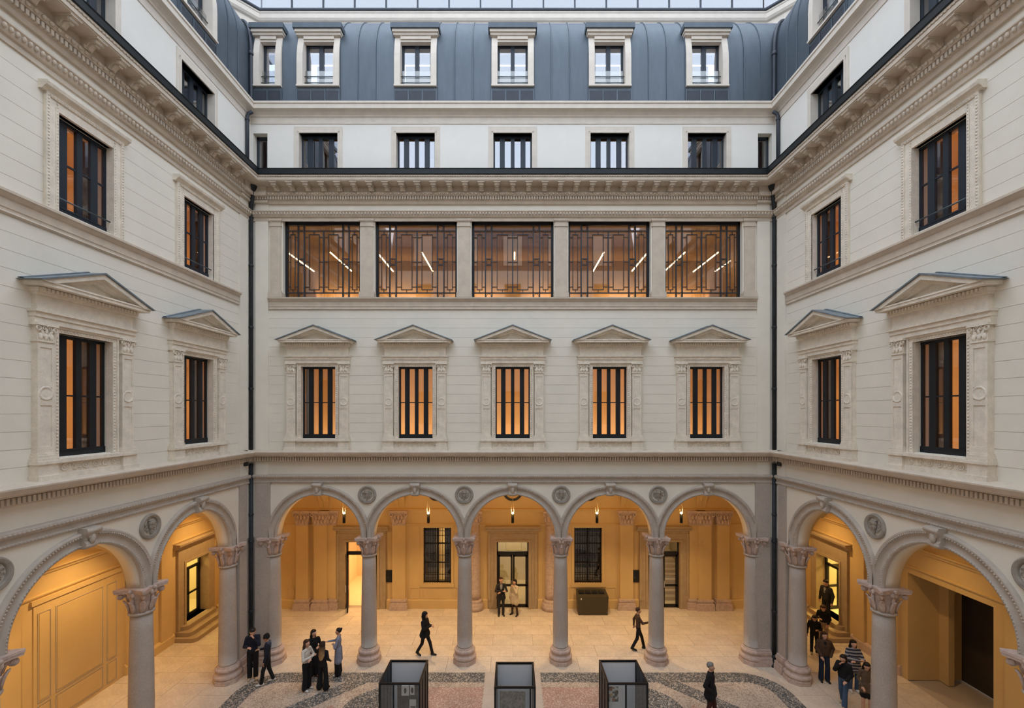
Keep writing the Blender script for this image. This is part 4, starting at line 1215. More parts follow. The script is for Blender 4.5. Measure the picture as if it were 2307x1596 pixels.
# pilasters and half columns of the inner wall
def pilaster(root, u, hw, proj, m_cap="stone_pink"):
    p = MB().box(u-hw, u+hw, -proj, 0.0, 0.5, 4.06).build("pilaster", "plaster_yellow", root)
    mb = MB()
    for z0, z1, e in ((0.0, 0.2, 0.12), (0.2, 0.32, 0.10), (0.32, 0.40, 0.05), (0.40, 0.5, 0.07)): mb.box(u-hw-e, u+hw+e, -proj-e, 0.0, z0, z1)
    mb.build("pilaster_base", "stone_pink", p)
    mb = MB()
    mb.box(u-hw-0.03, u+hw+0.03, -proj-0.03, 0, 4.05, 4.09)
    mb.prism([(u-hw, 4.09), (u+hw, 4.09), (u+hw+0.10, 4.66), (u-hw-0.10, 4.66)], -proj-0.05, 0, 'y')
    mb.box(u-hw-0.13, u+hw+0.13, -proj-0.14, 0, 4.66, 4.76)
    n = 4
    for i in range(n): mb.blob((u-hw+(2*hw)*(i+0.5)/n, -proj-0.05, 4.24), (hw/n*0.95, 0.06, 0.13), 7, 5)
    for i in range(3): mb.blob((u-hw*0.8+(1.6*hw)*(i+0.5)/3, -proj-0.08, 4.44), (hw/4, 0.07, 0.12), 7, 5)
    for e in (-1, 1): mb.tube([(u+e*(hw+0.04+0.07*math.cos(t)), -proj-0.10, 4.57+0.07*math.sin(t)) for t in [k*math.pi/4 for k in range(8)]], 0.026, 6, closed=True)
    mb.blob((u, -proj-0.13, 4.70), (0.06, 0.05, 0.06))
    mb.build("pilaster_capital", m_cap, p)
    return p
for s_ in (-1, 1):
    pilaster(wib, s_*1.5*BAY, 0.31, 0.16)
    pilaster(wib, s_*(2.5*BAY+0.10), 0.31, 0.22); pilaster(wib, s_*(2.5*BAY-0.32), 0.30, 0.12); pilaster(wib, s_*(2.5*BAY+0.98), 0.29, 0.20)
for s_ in (-1, 1):
    u = s_*0.5*BAY; r = 0.26
    mb = MB().lathe([(r*1.02, 0.5), (r, 0.8), (r*0.98, 2.4), (r*0.88, 4.06)], u, -0.06, 24)
    p = mb.build("half_column", "stone_pink", wib)
    mb = MB().lathe([(0.42, 0), (0.42, 0.18), (0.40, 0.2), (0.41, 0.27), (0.38, 0.33), (0.34, 0.36), (0.36, 0.42), (0.35, 0.48), (0.29, 0.5)], u, -0.06, 24); mb.build("base", "stone_pink", p)
    mb = MB().lathe([(0.25, 4.06), (0.27, 4.08), (0.24, 4.11), (0.26, 4.4), (0.34, 4.64), (0.35, 4.66)], u, -0.06, 20); mb.box(u-0.36, u+0.36, -0.40, 0.0, 4.66, 4.76)
    for k in range(6): mb.blob((u+0.28*math.cos(math.pi+k*math.pi/5), -0.06+0.28*math.sin(math.pi+k*math.pi/5), 4.32), (0.06, 0.06, 0.13), 7, 5)
    for e in (-1, 1): mb.tube([(u+e*(0.30+0.06*math.cos(t)), -0.36, 4.57+0.06*math.sin(t)) for t in [k*math.pi/4 for k in range(8)]], 0.026, 6, closed=True)
    mb.build("capital", "stone_pink", p)
# oculi in the lunettes
OL = ["round black-rimmed oculus above the window by the hooded walker", "round black-rimmed oculus above the middle door", "round black-rimmed oculus above the bronze box"]
for i, u in enumerate((-BAY, 0, BAY)):
    r = empty("oculus", (u, YIN, 5.66))
    MB().ring_sweep([(0.48, 0.0), (0.48, -0.06), (0.37, -0.06), (0.36, 0.0)], 0, 0, 32, a1=2*math.pi, smooth=False).build("rim", "black_frame", r)
    MB().ring_sweep([(0.38, -0.012), (0.0, -0.012)], 0, 0, 32, a1=2*math.pi).build("disc", "plaster_yellow", r)
    tag(r, OL[i], "oculus", "oculi of the arcade lunettes")

# doors --------------------------------------------------------------------------------------
DOORN = [0]
def door_root(loc, rz, label):
    DOORN[0] += 1
    r = empty("door_%d" % DOORN[0], loc, rz); tag(r, label, kind="structure"); return r
def door_case(r, hw=DOOR_W, h=DOOR_H, hood=3.98, outer=1.17):
    mb = MB()
    for s_ in (-1, 1):
        a, b = sorted((s_*hw, s_*outer)); mb.box(a, b, -0.09, 0.0, 0.0, hood-0.22)
        a, b = sorted((s_*(hw-0.015), s_*(hw+0.10))); mb.box(a, b, -0.13, 0.41, 0.0, h+0.08)
        a, b = sorted((s_*(outer-0.10), s_*(outer+0.008))); mb.box(a, b, -0.13, 0.0, 0.42, h+0.385)
    mb.box(-hw, hw, -0.09, 0.0, h+0.08, hood-0.22); mb.box(-hw+0.015, hw-0.015, -0.13, 0.41, h-0.015, h+0.08); mb.box(-outer+0.10, outer-0.10, -0.13, 0, h+0.30, h+0.38)
    mb.build("door_case", "stone_ochre", r)
    MB().prism([(0, hood-0.22), (-0.13, hood-0.22), (-0.16, hood-0.14), (-0.24, hood-0.09), (-0.28, hood-0.05), (-0.28, hood), (0, hood+0.02)], -outer-0.13, outer+0.13, 'x').build("door_hood", "stone_ochre", r)
def leaf(r, x0, x1, h, name="door_leaf", hinge=None, ang=0.0, knob_side=1):
    """glazed steel leaf built about its hinge edge"""
    o = empty(name, (x0, 0.12, 0), 0, r); w_ = x1-x0
    o.rotation_euler = (0, 0, ang)
    sgn = 1 if w_ > 0 else -1; w_ = abs(w_)
    def B(a, b, z0, z1, y0=-0.03, y1=0.03): 
        xa, xb = sorted((sgn*a, sgn*b)); return (xa, xb, y0, y1, z0, z1)
    bx(o, "leaf_frame", "wood_frame", B(0, 0.09, 0.02, h), B(w_-0.09, w_, 0.02, h), B(0.0, w_, h-0.09, h), B(0, w_, 0.02, 0.15), B(0, w_, 1.02, 1.12))
    bx(o, "leaf_pane", "glass_door", B(0.09, w_-0.09, 0.15, 1.02, -0.005, 0.005)); bx(o, "leaf_pane", "glass_door", B(0.09, w_-0.09, 1.12, h-0.09, -0.005, 0.005))
    bx(o, "handle", "chrome", B(w_-0.07, w_-0.04, 0.98, 1.32, -0.09, -0.06))
    return o
def door_frame(r, hw=DOOR_W, h=DOOR_H, ztr=2.55):
    bx(r, "frame", "wood_frame", (-hw, -hw+0.07, 0.08, 0.18, 0.0, h), (hw-0.07, hw, 0.08, 0.18, 0, h), (-hw, hw, 0.08, 0.18, h-0.08, h), (-hw, hw, 0.08, 0.18, ztr, ztr+0.16))
    bx(r, "pane", "glass_door", (-hw+0.07, hw-0.07, 0.12, 0.13, ztr+0.16, h-0.08))
DLAB = ["stone-cased doorway with one dark glazed leaf standing open", "stone-cased double glass door behind the suited man and white-coated woman", "stone-cased glass door with a staircase behind it"]
for i, u in enumerate(doors_u):
    r = door_root((u, YIN, 0), 0, DLAB[i]); door_case(r); door_frame(r)
    if i == 0:
        leaf(r, -DOOR_W+0.07, -0.005, 2.55, ang=math.radians(-72)); leaf(r, DOOR_W-0.07, 0.62, 2.55, ang=math.radians(75))
    else:
        leaf(r, -DOOR_W+0.07, -0.005, 2.55); leaf(r, DOOR_W-0.07, 0.005, 2.55)
# rooms behind the doors
room("room_wall", -9.0, -5.6, YIN+0.4, 9.0, 0.0, 3.9, "room_orange")
area_light("room_lamp", (-6.6, YIN+2.2, 3.75), (0, 0, 0), 1.0, 1.0, 60, (1.0, 0.66, 0.30))
room("room_wall", -1.6, 1.6, YIN+0.4, 8.4, 0.0, 3.9, "room_cream")
area_light("room_lamp", (0, YIN+2.6, 3.75), (0, 0, 0), 0.8, 0.8, 18, (1.0, 0.78, 0.48))
room("room_wall", 5.6, 9.4, YIN+0.4, 10.0, 0.0, 4.6, "room_cream")
area_light("room_lamp", (7.5, YIN+1.4, 4.4), (0, 0, 0), 0.8, 0.8, 16, (1.0, 0.78, 0.48))
st = empty("staircase", (7.9, YIN+0.9, 0))
tread0 = None
for i in range(13):
    if tread0 is None: tread0 = MB().box(-1.0, 1.0, 0, 0.34, 0.0, 0.17).build("tread", "stone_grey", st); o = tread0
    else: o = tread0.copy(); COL.objects.link(o)
    o.location = (0, 0.3*i, 0.17*i)
MB().prism([(0.0, 0.55), (3.9, 2.77), (3.9, 2.85), (0.0, 0.63)], -1.06, -1.0, 'x').build("handrail", "print_white", st)
tag(st, "stone staircase climbing behind the glass door", "staircase")
# barred windows of the arcade
for i, u in enumerate(wins_u):
    r = empty(win_name(), (u, YIN, 1.18)); d = -1.18
    tag(r, ["dark barred window beside the middle door, warm light behind", "dark barred window above the bronze box"][i], group="barred arcade windows", kind="structure")
    mb = MB()
    for s_ in (-1, 1):
        a, b = sorted((s_*0.67, s_*0.79)); mb.box(a, b, -0.04, 0.41, 1.08, 4.0)
    mb.box(-0.67, 0.67, -0.04, 0.41, 3.895, 4.0); mb.box(-0.82, 0.82, -0.06, 0.41, 1.04, 1.195)
    mb.build("surround", "plaster_yellow", r, dz=d)
    bx(r, "frame", "wood_frame", (-0.685, -0.62, 0.15, 0.22, 1.18, 3.91), (0.62, 0.685, 0.15, 0.22, 1.18, 3.91), (-0.05, 0.05, 0.15, 0.22, 1.18, 3.91), (-0.685, 0.685, 0.15, 0.22, 3.83, 3.91), (-0.685, 0.685, 0.15, 0.22, 1.18, 1.26), (-0.685, 0.685, 0.15, 0.22, 3.06, 3.12), (-0.685, 0.685, 0.15, 0.22, 2.13, 2.19), dz=d)
    for a, b in ((-0.62, -0.05), (0.05, 0.62)):
        for z0, z1 in ((1.26, 2.13), (2.19, 3.06), (3.12, 3.83)): bx(r, "pane", "glass_door", (a, b, 0.18, 0.19, z0, z1), dz=d)
    g0 = None
    for k in range(11):
        x = -0.6+k*0.12
        if g0 is None: g0 = MB().tube([(0, 0.06, 1.2), (0, 0.06, 3.9)], 0.012, 6).build("bar", "black_frame", r, dz=d); o = g0
        else: o = g0.copy(); COL.objects.link(o)
        o.location = (x, 0, 0)
    for z in (1.35, 1.62, 2.55, 3.5, 3.72): bx(r, "cross_bar", "black_frame", (-0.67, 0.67, 0.05, 0.07, z-0.012, z+0.012), dz=d)
    room("room_wall", u-1.4, u+1.4, YIN+0.4, 8.0, 0.8, 4.2, "room_dark" if i else "room_cream")
    mb = MB(); mb.box(u-1.4, u-0.15, YIN+0.6, YIN+0.7, 0.8, 4.2); mb.box(u+0.28, u+1.4, YIN+0.6, YIN+0.7, 0.8, 4.2)
    o = mb.build("partition_wall", "room_dark"); tag(o, kind="structure")
point_light("room_lamp", (wins_u[0]+0.1, 6.9, 2.6), 16, 0.15)

# side arcade inner walls
for side, sx in (("left", -1), ("right", 1)):
    r = empty("wall_inner_"+side, (sx*XIN, 0, 0), math.pi/2 if sx < 0 else -math.pi/2); tag(r, kind="structure")
    U = lambda Y: Y if sx < 0 else -Y           # local u of world Y
    dY = 2.85                                     # door centre
    du = U(dY)
    holes = [(du-0.72, du+0.72, 0.5, 3.08)]
    g0, g1 = sorted((U(-3.79), U(-1.0)))
    if sx > 0: holes.append((g0, g1, 0.0, 3.8))
    a, b = sorted((U(-19.0), U(YIN)))
    MB().holes_wall(a, b, 0.0, 6.6, holes, 0.0, 0.4).build("wall_body", "plaster_yellow", r)
    run(r, "impost_band", [(0, 4.64), (0.04, 4.64), (0.06, 4.70), (0.12, 4.76), (0.12, 4.80), (0, 4.82)], [(a, b)], "plaster_yellow")
    run(r, "string_band", [(0, 4.00), (0.03, 4.00), (0.05, 4.04), (0.05, 4.07), (0, 4.08)], [(a, b)], "plaster_yellow")
    segs = [sorted((U(-0.75), U(1.55))), sorted((U(4.2), U(YIN))), sorted((U(-19), U(-4.0)))]
    run(r, "skirting", [(0, 0), (0.10, 0), (0.10, 0.30), (0.06, 0.36), (0, 0.38)], segs, "stone_pink" if sx > 0 else "plaster_yellow")
    for Y in (-0.40, -4.45, -8.1): 
        MB().box(U(Y)-0.28, U(Y)+0.28, -0.10, 0.0, 0.0, 4.7).build("pilaster", "plaster_yellow", r)
    MB().box(U(1.15)-0.28, U(1.15)+0.28, -0.08, 0.0, 0.0, 4.7).build("pilaster", "plaster_yellow", r)
    # door with steps
    dr = door_root((sx*XIN, dY, 0), math.pi/2 if sx < 0 else -math.pi/2, "raised side door with curved stone steps in the %s arcade" % ("panelled-wall" if sx < 0 else "dark-gateway"))
    mb = MB()
    for s_ in (-1, 1):
        p0, p1 = sorted((s_*0.72, s_*1.12)); mb.box(p0, p1, -0.10, 0.0, 0.0, 3.75)
        p0, p1 = sorted((s_*0.70, s_*0.80)); mb.box(p0, p1, -0.13, 0.41, 0.45, 3.16)
    mb.box(-0.72, 0.72, -0.10, 0.0, 3.16, 3.75); mb.box(-0.70, 0.70, -0.13, 0.41, 3.06, 3.16)
    mb.build("door_case", "stone_ochre", dr)
    MB().prism([(0, 3.75), (-0.13, 3.75), (-0.16, 3.82), (-0.26, 3.88), (-0.28, 3.97), (0, 3.99)], -1.26, 1.26, 'x').build("door_hood", "stone_ochre", dr)
    for k, (ln, dp) in enumerate(((1.32, 0.95), (1.17, 0.64), (0.99, 0.34))):
        pts = [(-ln, 0.0)] + [(-ln+0.18-0.18*math.cos(t), -dp+0.18-0.18*math.sin(t)) for t in [i*math.pi/12 for i in range(7)]] + [(ln-0.18+0.18*math.sin(t), -dp+0.18-0.18*math.cos(t)) for t in [i*math.pi/12 for i in range(7)]] + [(ln, 0.0)]
        MB().prism(pts, 0.165*k, 0.165*(k+1), 'z').build("step", "stone_ochre", dr)
    bx(dr, "threshold", "stone_ochre", (-0.72, 0.72, 0.0, 0.45, 0.3, 0.5))
    bx(dr, "frame", "wood_frame", (-0.72, -0.64, 0.28, 0.36, 0.5, 3.08), (0.64, 0.72, 0.28, 0.36, 0.5, 3.08), (-0.72, 0.72, 0.28, 0.36, 3.0, 3.08), (-0.72, 0.72, 0.28, 0.36, 2.55, 2.66))
    bx(dr, "pane", "glass_door", (-0.64, 0.64, 0.31, 0.32, 2.66, 3.0))
    if sx < 0:
        bx(dr, "door_leaf", "wood_frame", (-0.64, -0.54, 0.3, 0.35, 0.5, 2.55), (-0.05, 0.05, 0.3, 0.35, 0.5, 2.55), (0.54, 0.64, 0.3, 0.35, 0.5, 2.55), (-0.64, 0.64, 0.3, 0.35, 1.45, 1.53), (-0.64, 0.64, 0.3, 0.35, 0.5, 0.62))
        for p0, p1 in ((-0.54, -0.05), (0.05, 0.54)):
            for z0, z1 in ((0.62, 1.45), (1.53, 2.55)): bx(dr, "leaf_pane", "glass_door", (p0, p1, 0.32, 0.33, z0, z1))
    else:
        o = leaf(dr, -0.64, 0.0, 2.05, ang=math.radians(100)); o.location = (-0.64, 0.32, 0.5)
    xa, xb = sorted((sx*(XIN+0.4), sx*(XIN+3.4)))
    room("room_wall", xa, xb, dY-1.3, dY+1.8, 0.5, 3.6, "room_cream", open_side="+x" if sx < 0 else "-x")
    area_light("room_lamp", (sx*(XIN+1.6), dY+0.2, 3.5), (0, 0, 0), 0.8, 0.8, 38, (1.0, 0.74, 0.25))
    if sx < 0:
        # tall panelled gate painted like the wall
        gd = door_root((sx*XIN, -2.37, 0), math.pi/2, "tall closed gate panelled and painted like the yellow wall")
        bx(gd, "gate_body", "plaster_yellow", (-1.40, 1.40, -0.03, 0.0, 0.0, 3.9))
        bx(gd, "gate_cornice", "plaster_yellow", (-1.48, 1.48, -0.07, 0.0, 3.82, 3.96))
        for p0, p1, z0, z1 in ((-0.78, 0.78, 0.92, 3.55), (-0.78, 0.78, 0.12, 0.84), (-1.30, -0.92, 0.92, 3.55), (0.92, 1.30, 0.92, 3.55), (-1.30, -0.92, 0.12, 0.84), (0.92, 1.30, 0.12, 0.84)):
            mb = MB(); t = 0.02; yy = -0.045
            mb.box(p0, p1, yy, -0.025, z0, z0+t); mb.box(p0, p1, yy, -0.025, z1-t, z1); mb.box(p0, p0+t, yy, -0.025, z0+t, z1-t); mb.box(p1-t, p1, yy, -0.025, z0+t, z1-t)
            gp = mb.build("panel_bead", "joint", gd)
            bx(gd, "gate_panel", "plaster_yellow", (p0+0.05, p1-0.05, -0.042, -0.02, z0+0.05, z1-0.05))
    else:
        gd = door_root((sx*XIN, -2.395, 0), -math.pi/2, "dark rectangular gateway to a passage")
        x0, x1 = sx*XIN+0.4, sx*XIN+5.5
        mb = MB()
        mb.box(-1.55, -1.395, 0.4, 3.4, 0, 3.9); mb.box(1.395, 1.55, 0.4, 3.4, 0, 3.9); mb.box(-1.55, 1.55, 0.4, 3.4, 3.8, 3.95)
        mb.build("passage_reveal", "plaster_yellow", gd)
        mb = MB(); mb.box(-1.395, -1.05, 1.1, 1.3, 0, 3.8); mb.box(1.05, 1.395, 1.1, 1.3, 0, 3.8); mb.build("passage_jamb", "plaster_yellow", gd)
        bx(gd, "gate_leaf", "portal_brown", (-1.395, -0.01, 1.9, 1.98, 0, 3.8)); bx(gd, "gate_leaf", "portal_brown", (0.01, 1.395, 1.9, 1.98, 0, 3.8))

# end walls that close the arcades behind the photographer
for sx in (-1, 1):
    a, b = sorted((sx*W, sx*(XIN+0.4)))
    o = MB().box(a, b, -19.4, -19.0, 0, 7.0).build("wall_end_%s" % ("left" if sx < 0 else "right"), "plaster_yellow"); tag(o, kind="structure")

# ------------------------------------------------------------------ pendant lamps
def make_pendant():
    r = empty("pendant_lamp", (0, 0, 0))
    MB().lathe([(0.055, -0.40), (0.06, -0.395), (0.06, 0.0), (0.05, 0.0), (0.05, -0.03), (0.0, -0.03)], n=20, cap=False).build("housing", "lamp_black", r)
    MB().blob((0, 0, 0.02), (0.045, 0.045, 0.05), 12, 8).build("bulb", "lamp_glow", r)
    MB().tube([(0.055, 0, -0.02), (0.05, 0, 0.2), (0.01, 0, 0.55), (0, 0, 1.34)], 0.007, 5).build("cord", "cable", r)
    MB().tube([(-0.055, 0, -0.02), (-0.06, 0, 0.25), (-0.03, 0, 0.5), (0, 0, 0.75), (0, 0, 1.34)], 0.005, 5).build("cord", "cable", r)
    MB().lathe([(0.06, 1.30), (0.06, 1.34)], n=16).build("ceiling_rose", "lamp_black", r)
    return r
pl0 = make_pendant()
PLAB = ["pendant lamp in front of the open doorway", "pendant lamp over the hooded walker's bay", "pendant lamp before the middle glass door", "pendant lamp over the bronze box", "pendant lamp near the staircase door"]
for i, c in enumerate(BACK_BAYS):
    o = pl0 if i == 0 else copy_tree(pl0)
    o.location = (c, 2.5, 5.08); tag(o, PLAB[i], "lamp", "black cylinder pendant lamps")
    point_light("pendant_light", (c, 2.5, 5.20), LAMP_W*0.3, 0.06)
    spot_light("pendant_downlight", (c, 2.5, 4.64), (0, 0, 0), LAMP_W*2.5, 120, (1.0, 0.66, 0.30), 0.9)
# unseen spots added high in the vaults to light the side arcades
for sx in (-1, 1):
    for k, Y in enumerate((2.4, -2.8, -6.45)):
        x = sx*12.1
        r = empty("added_ceiling_spot", (x, Y, 6.44 if k == 0 else 6.42))
        MB().lathe([(0.05, -0.18), (0.06, -0.18), (0.06, 0.02)], n=16, cap=False).build("housing", "lamp_black", r)
        MB().blob((0, 0, -0.12), (0.04, 0.04, 0.03), 10, 6).build("bulb", "lamp_glow", r)
        tag(r, "small unseen ceiling spot added in the %s arcade vault, %s bay" % ("panelled-wall" if sx < 0 else "dark-gateway", ["corner", "first", "second"][k]), "lamp", "added ceiling spots of the side arcades")
        pw = {-1: (170, 200, 200), 1: (130, 60, 70)}[sx][k]
        spot_light("added_ceiling_light", (x, Y, 6.22), (0, math.radians(16*sx*-1), 0), pw*1.0, 86, (1.0, 0.64, 0.26), 0.9)
        point_light("added_ceiling_glow", (x, Y, 6.16), pw*0.05, 0.05)

# ------------------------------------------------------------------ drainpipes
def drainpipe(sx, lab):
    r = empty("drainpipe", (sx*9.76, -0.10, 0.0)); p = 0.066
    MB().tube([(0, 0, 0.25), (0, 0, 7.55)], p, 14).build("pipe", "pipe_metal", r)
    MB().tube([(0, 0, 8.05), (0, 0, 17.0), (-sx*0.02, -0.02, 17.15), (-sx*0.14, -0.16, 17.38), (-sx*0.16, -0.18, 17.5), (-sx*0.16, -0.18, 17.72)], p, 14).build("pipe", "pipe_metal", r)
    MB().tube([(0, -0.33, 7.5), (0, -0.36, 8.06)], 0.085, 12).build("cornice_sleeve", "pipe_metal", r)
    MB().lathe([(0.08, 17.62), (0.14, 17.72), (0.16, 17.78), (0.16, 17.84)], -sx*0.16, -0.18, 16).build("hopper", "pipe_metal", r)
    for z in (2.0, 4.6, 5.6, 10.3, 12.6, 14.9, 16.7): MB().lathe([(p+0.012, z), (p+0.018, z+0.02), (p+0.018, z+0.06), (p+0.012, z+0.08)], n=14).build("collar", "pipe_metal", r)
    MB().lathe([(0.20, 0.0), (0.19, 0.08), (0.12, 0.16), (0.10, 0.28), (0.12, 0.34), (0.09, 0.42)], n=18).build("foot", "pipe_metal", r)
    tag(r, lab, "drainpipe", "corner drainpipes of the main storeys")
drainpipe(-1, "dark cast drainpipe in the corner behind the leaning man with the phone")
drainpipe(1, "dark cast drainpipe in the corner by the crowded side steps")
for sx, lab in ((-1, "grey downpipe on the attic wall below the small dormer"), (1, "grey downpipe on the attic wall in the corner without a small dormer")):
    r = empty("downpipe", (sx*9.76, -0.34, 18.2))
    MB().tube([(0, 0, 0.0), (0, 0, 2.15), (-sx*0.03, 0.03, 2.28), (-sx*0.16, 0.05, 2.36)], 0.062, 12).build("pipe", "zinc_dark", r)
    MB().lathe([(0.075, 2.0), (0.075, 2.06)], n=12).build("collar", "zinc_dark", r)
    tag(r, lab, "downpipe", "attic downpipes")
    r = empty("valley_pipe", (0, 0, 21.0))
    pts = [(sx*(W-0.10+mq_), -0.12+mq_, z-21.0) for mq_, z in [(q, z) for q, z in MPROF[:14]]]
    MB().tube(pts, 0.06, 10).build("pipe", "zinc_dark", r)
    MB().lathe([(0.075, 1.78), (0.085, 1.82), (0.075, 1.92)], sx*(W-0.10), -0.12, 12).build("collar", "zinc_dark", r)
    tag(r, "zinc pipe curving up the mansard valley %s" % ("by the small dormer" if sx < 0 else "in the plain corner"), "valley pipe", "valley pipes")

# ------------------------------------------------------------------ plaques and the bronze box
for i, (x, lab) in enumerate(((-5.95, "black wall plaque beside the open doorway"), (5.93, "black wall plaque beside the staircase door"))):
    r = empty("wall_plaque", (x, YIN-0.02, 1.27))
    MB().box(-0.15, 0.15, -0.03, 0.02, 0.0, 0.58).build("plate", "black_frame", r)
    MB().box(-0.08, -0.02, -0.034, -0.03, 0.20, 0.26).build("small_mark", "bin_bronze", r)
    tag(r, lab, "plaque", "wall plaques")
r = empty("bronze_box", (3.72, 4.28, 0))
mb = MB(); mb.prism([(-0.28, 0.0), (0.28, 0.0), (0.28, 1.02), (-0.28, 0.86)], -0.70, 0.70, 'x')
for i in range(len(mb.v)):
    x, y, z = mb.v[i]
    mb.v[i] = (x*(1.0 if z > 0.5 else 0.93) + (0.05 if x > 0 and y < 0 else 0), y, z)
mb.build("body", "bin_bronze", r)
for k in range(4):
    MB().box(-0.60+k*0.31, -0.35+k*0.31, -0.10, 0.20, 0.93, 1.0).build("opening", "black_frame", r).rotation_euler = (math.radians(0), 0, 0)
MB().box(-0.55, -0.50, -0.287, -0.281, 0.72, 0.80).build("white_sign", "white_mark", r)
tag(r, "slanted bronze bin box under the dark barred window", "bin")

# ------------------------------------------------------------------ display cases
def case(x, yb, yf, hw, h, idx, lab):
    r = empty("display_case", (x, (yb+yf)/2, 0)); hd = (yb-yf)/2; t = 0.05
    mb = MB(); mb.box(-hw, hw, hd-t, hd, h-t, h); mb.box(-hw, hw, -hd, -hd+t, h-t, h); mb.box(-hw, -hw+t, -hd+t, hd-t, h-t, h); mb.box(hw-t, hw, -hd+t, hd-t, h-t, h)
    mb.build("top_frame", "case_black", r)
    for sx in (-1, 1):
        for sy in (-1, 1):
            a, b = sorted((sx*hw, sx*(hw-t))); c, d = sorted((sy*hd, sy*(hd-t)))
            MB().box(a, b, c, d, 0, h-t).build("post", "case_black", r)
    for sx in (-1, 1):
        for k in range(2):
            yy = -hd/3+k*2*hd/3; a, b = sorted((sx*hw, sx*(hw-0.04))); MB().box(a, b, yy-0.02, yy+0.02, 0.06, h-t).build("side_post", "case_black", r)
        a, b = sorted((sx*(hw-0.035), sx*(hw-0.015))); MB().box(a, b, -hd+t, hd-t, 0.1, h-t).build("side_panel", "case_black", r)
    MB().box(-hw, hw, -hd, hd, 0.02, 0.10).build("plinth", "case_black", r)
    MB().box(-hw+t, hw-t, hd-0.04, hd-0.02, 0.1, h-t).build("back_panel", "case_grey", r)
    mx = {0: -hw*0.30, 1: hw*0.74, 2: -hw*0.08}[idx]
    MB().box(mx-0.02, mx+0.02, -hd, -hd+0.04, 0.1, h-t).build("mullion", "case_black", r)
    MB().box(-hw+t, mx-0.02, -hd+0.015, -hd+0.025, 0.1, h-t).build("pane", "glass_case", r)
    MB().box(mx+0.02, hw-t, -hd+0.015, -hd+0.025, 0.1, h-t).build("pane", "glass_case", r)
    if idx == 0:
        MB().box(-0.10, 0.46, -hd+0.16, -hd+0.18, 0.1, h-0.10).build("display_board", "room_dark", r)
        for (a, b, z0, z1) in ((0.02, 0.22, 1.78, 2.05), (0.25, 0.37, 1.80, 2.05)):
            p = MB().box(a, b, -hd+0.14, -hd+0.16, z0, z1).build("print", "print_white", r); MB().blob(((a+b)/2, -hd+0.139, (z0+z1)/2), (0.035, 0.004, 0.08), 8, 5).build("printed_figure", "print_ink", p)
        p = MB().box(0.24, 0.42, -hd+0.12, -hd+0.14, 1.42, 1.68).build("print", "print_white", r); MB().box(0.27, 0.40, -hd+0.114, -hd+0.12, 1.47, 1.51).build("printed_figure", "print_ink", p)
    elif idx == 1:
        MB().box(-0.40, 0.28, -hd+0.14, -hd+0.16, 0.9, 2.0).build("print", "print_collage", r)
    else:
        MB().box(-0.50, -0.06, -hd+0.16, -hd+0.18, 0.1, h-0.1).build("display_board", "case_grey", r)
        MB().box(-0.48, -0.22, -hd+0.14, -hd+0.155, 1.62, 2.02).build("print", "print_collage_colour", r)
    tag(r, lab, "display case", "black framed display cases")
case(-3.03, -3.65, -4.79, 0.558, 2.2, 0, "black-framed display case with white prints inside, next to the four women")
case(0.06, -3.76, -4.95, 0.55, 2.2, 1, "black-framed display case in the middle, on the stone path")
case(3.08, -3.65, -4.79, 0.553, 2.2, 2, "black-framed display case with a colourful collage, by the balding man")
# ------------------------------------------------------------------ people
for n_, c_, r_ in (("skin", (0.62, 0.36, 0.25), 0.6), ("skin_tan", (0.45, 0.25, 0.16), 0.6), ("cloth_black", (0.010, 0.010, 0.012), 0.85), ("cloth_charcoal", (0.028, 0.027, 0.030), 0.85),
                   ("cloth_navy", (0.012, 0.016, 0.032), 0.85), ("hood_blue", (0.07, 0.085, 0.13), 0.85), ("knit_white", (0.66, 0.62, 0.55), 0.9), ("coat_greyblue", (0.25, 0.27, 0.35), 0.9),
                   ("denim", (0.055, 0.095, 0.17), 0.9), ("denim_dark", (0.018, 0.026, 0.05), 0.9), ("jacket_brown", (0.085, 0.048, 0.028), 0.85), ("coat_brown", (0.13, 0.085, 0.055), 0.85),
                   ("trousers_maroon", (0.055, 0.018, 0.014), 0.85), ("trousers_beige", (0.30, 0.22, 0.15), 0.85), ("coat_cream", (0.60, 0.51, 0.36), 0.9), ("tights", (0.05, 0.025, 0.018), 0.7),
                   ("shoe_white", (0.65, 0.64, 0.62), 0.6), ("shoe_tan", (0.50, 0.40, 0.26), 0.7), ("shoe_black", (0.012, 0.012, 0.012), 0.4), ("shoe_brown", (0.16, 0.07, 0.03), 0.5),
                   ("hair_brown", (0.055, 0.026, 0.015), 0.5), ("hair_dark", (0.012, 0.009, 0.008), 0.45), ("hair_grey", (0.22, 0.21, 0.20), 0.6), ("shirt_grey", (0.30, 0.30, 0.31), 0.8)):
    mat(n_, c_, r_, var=0.12, vscale=14)
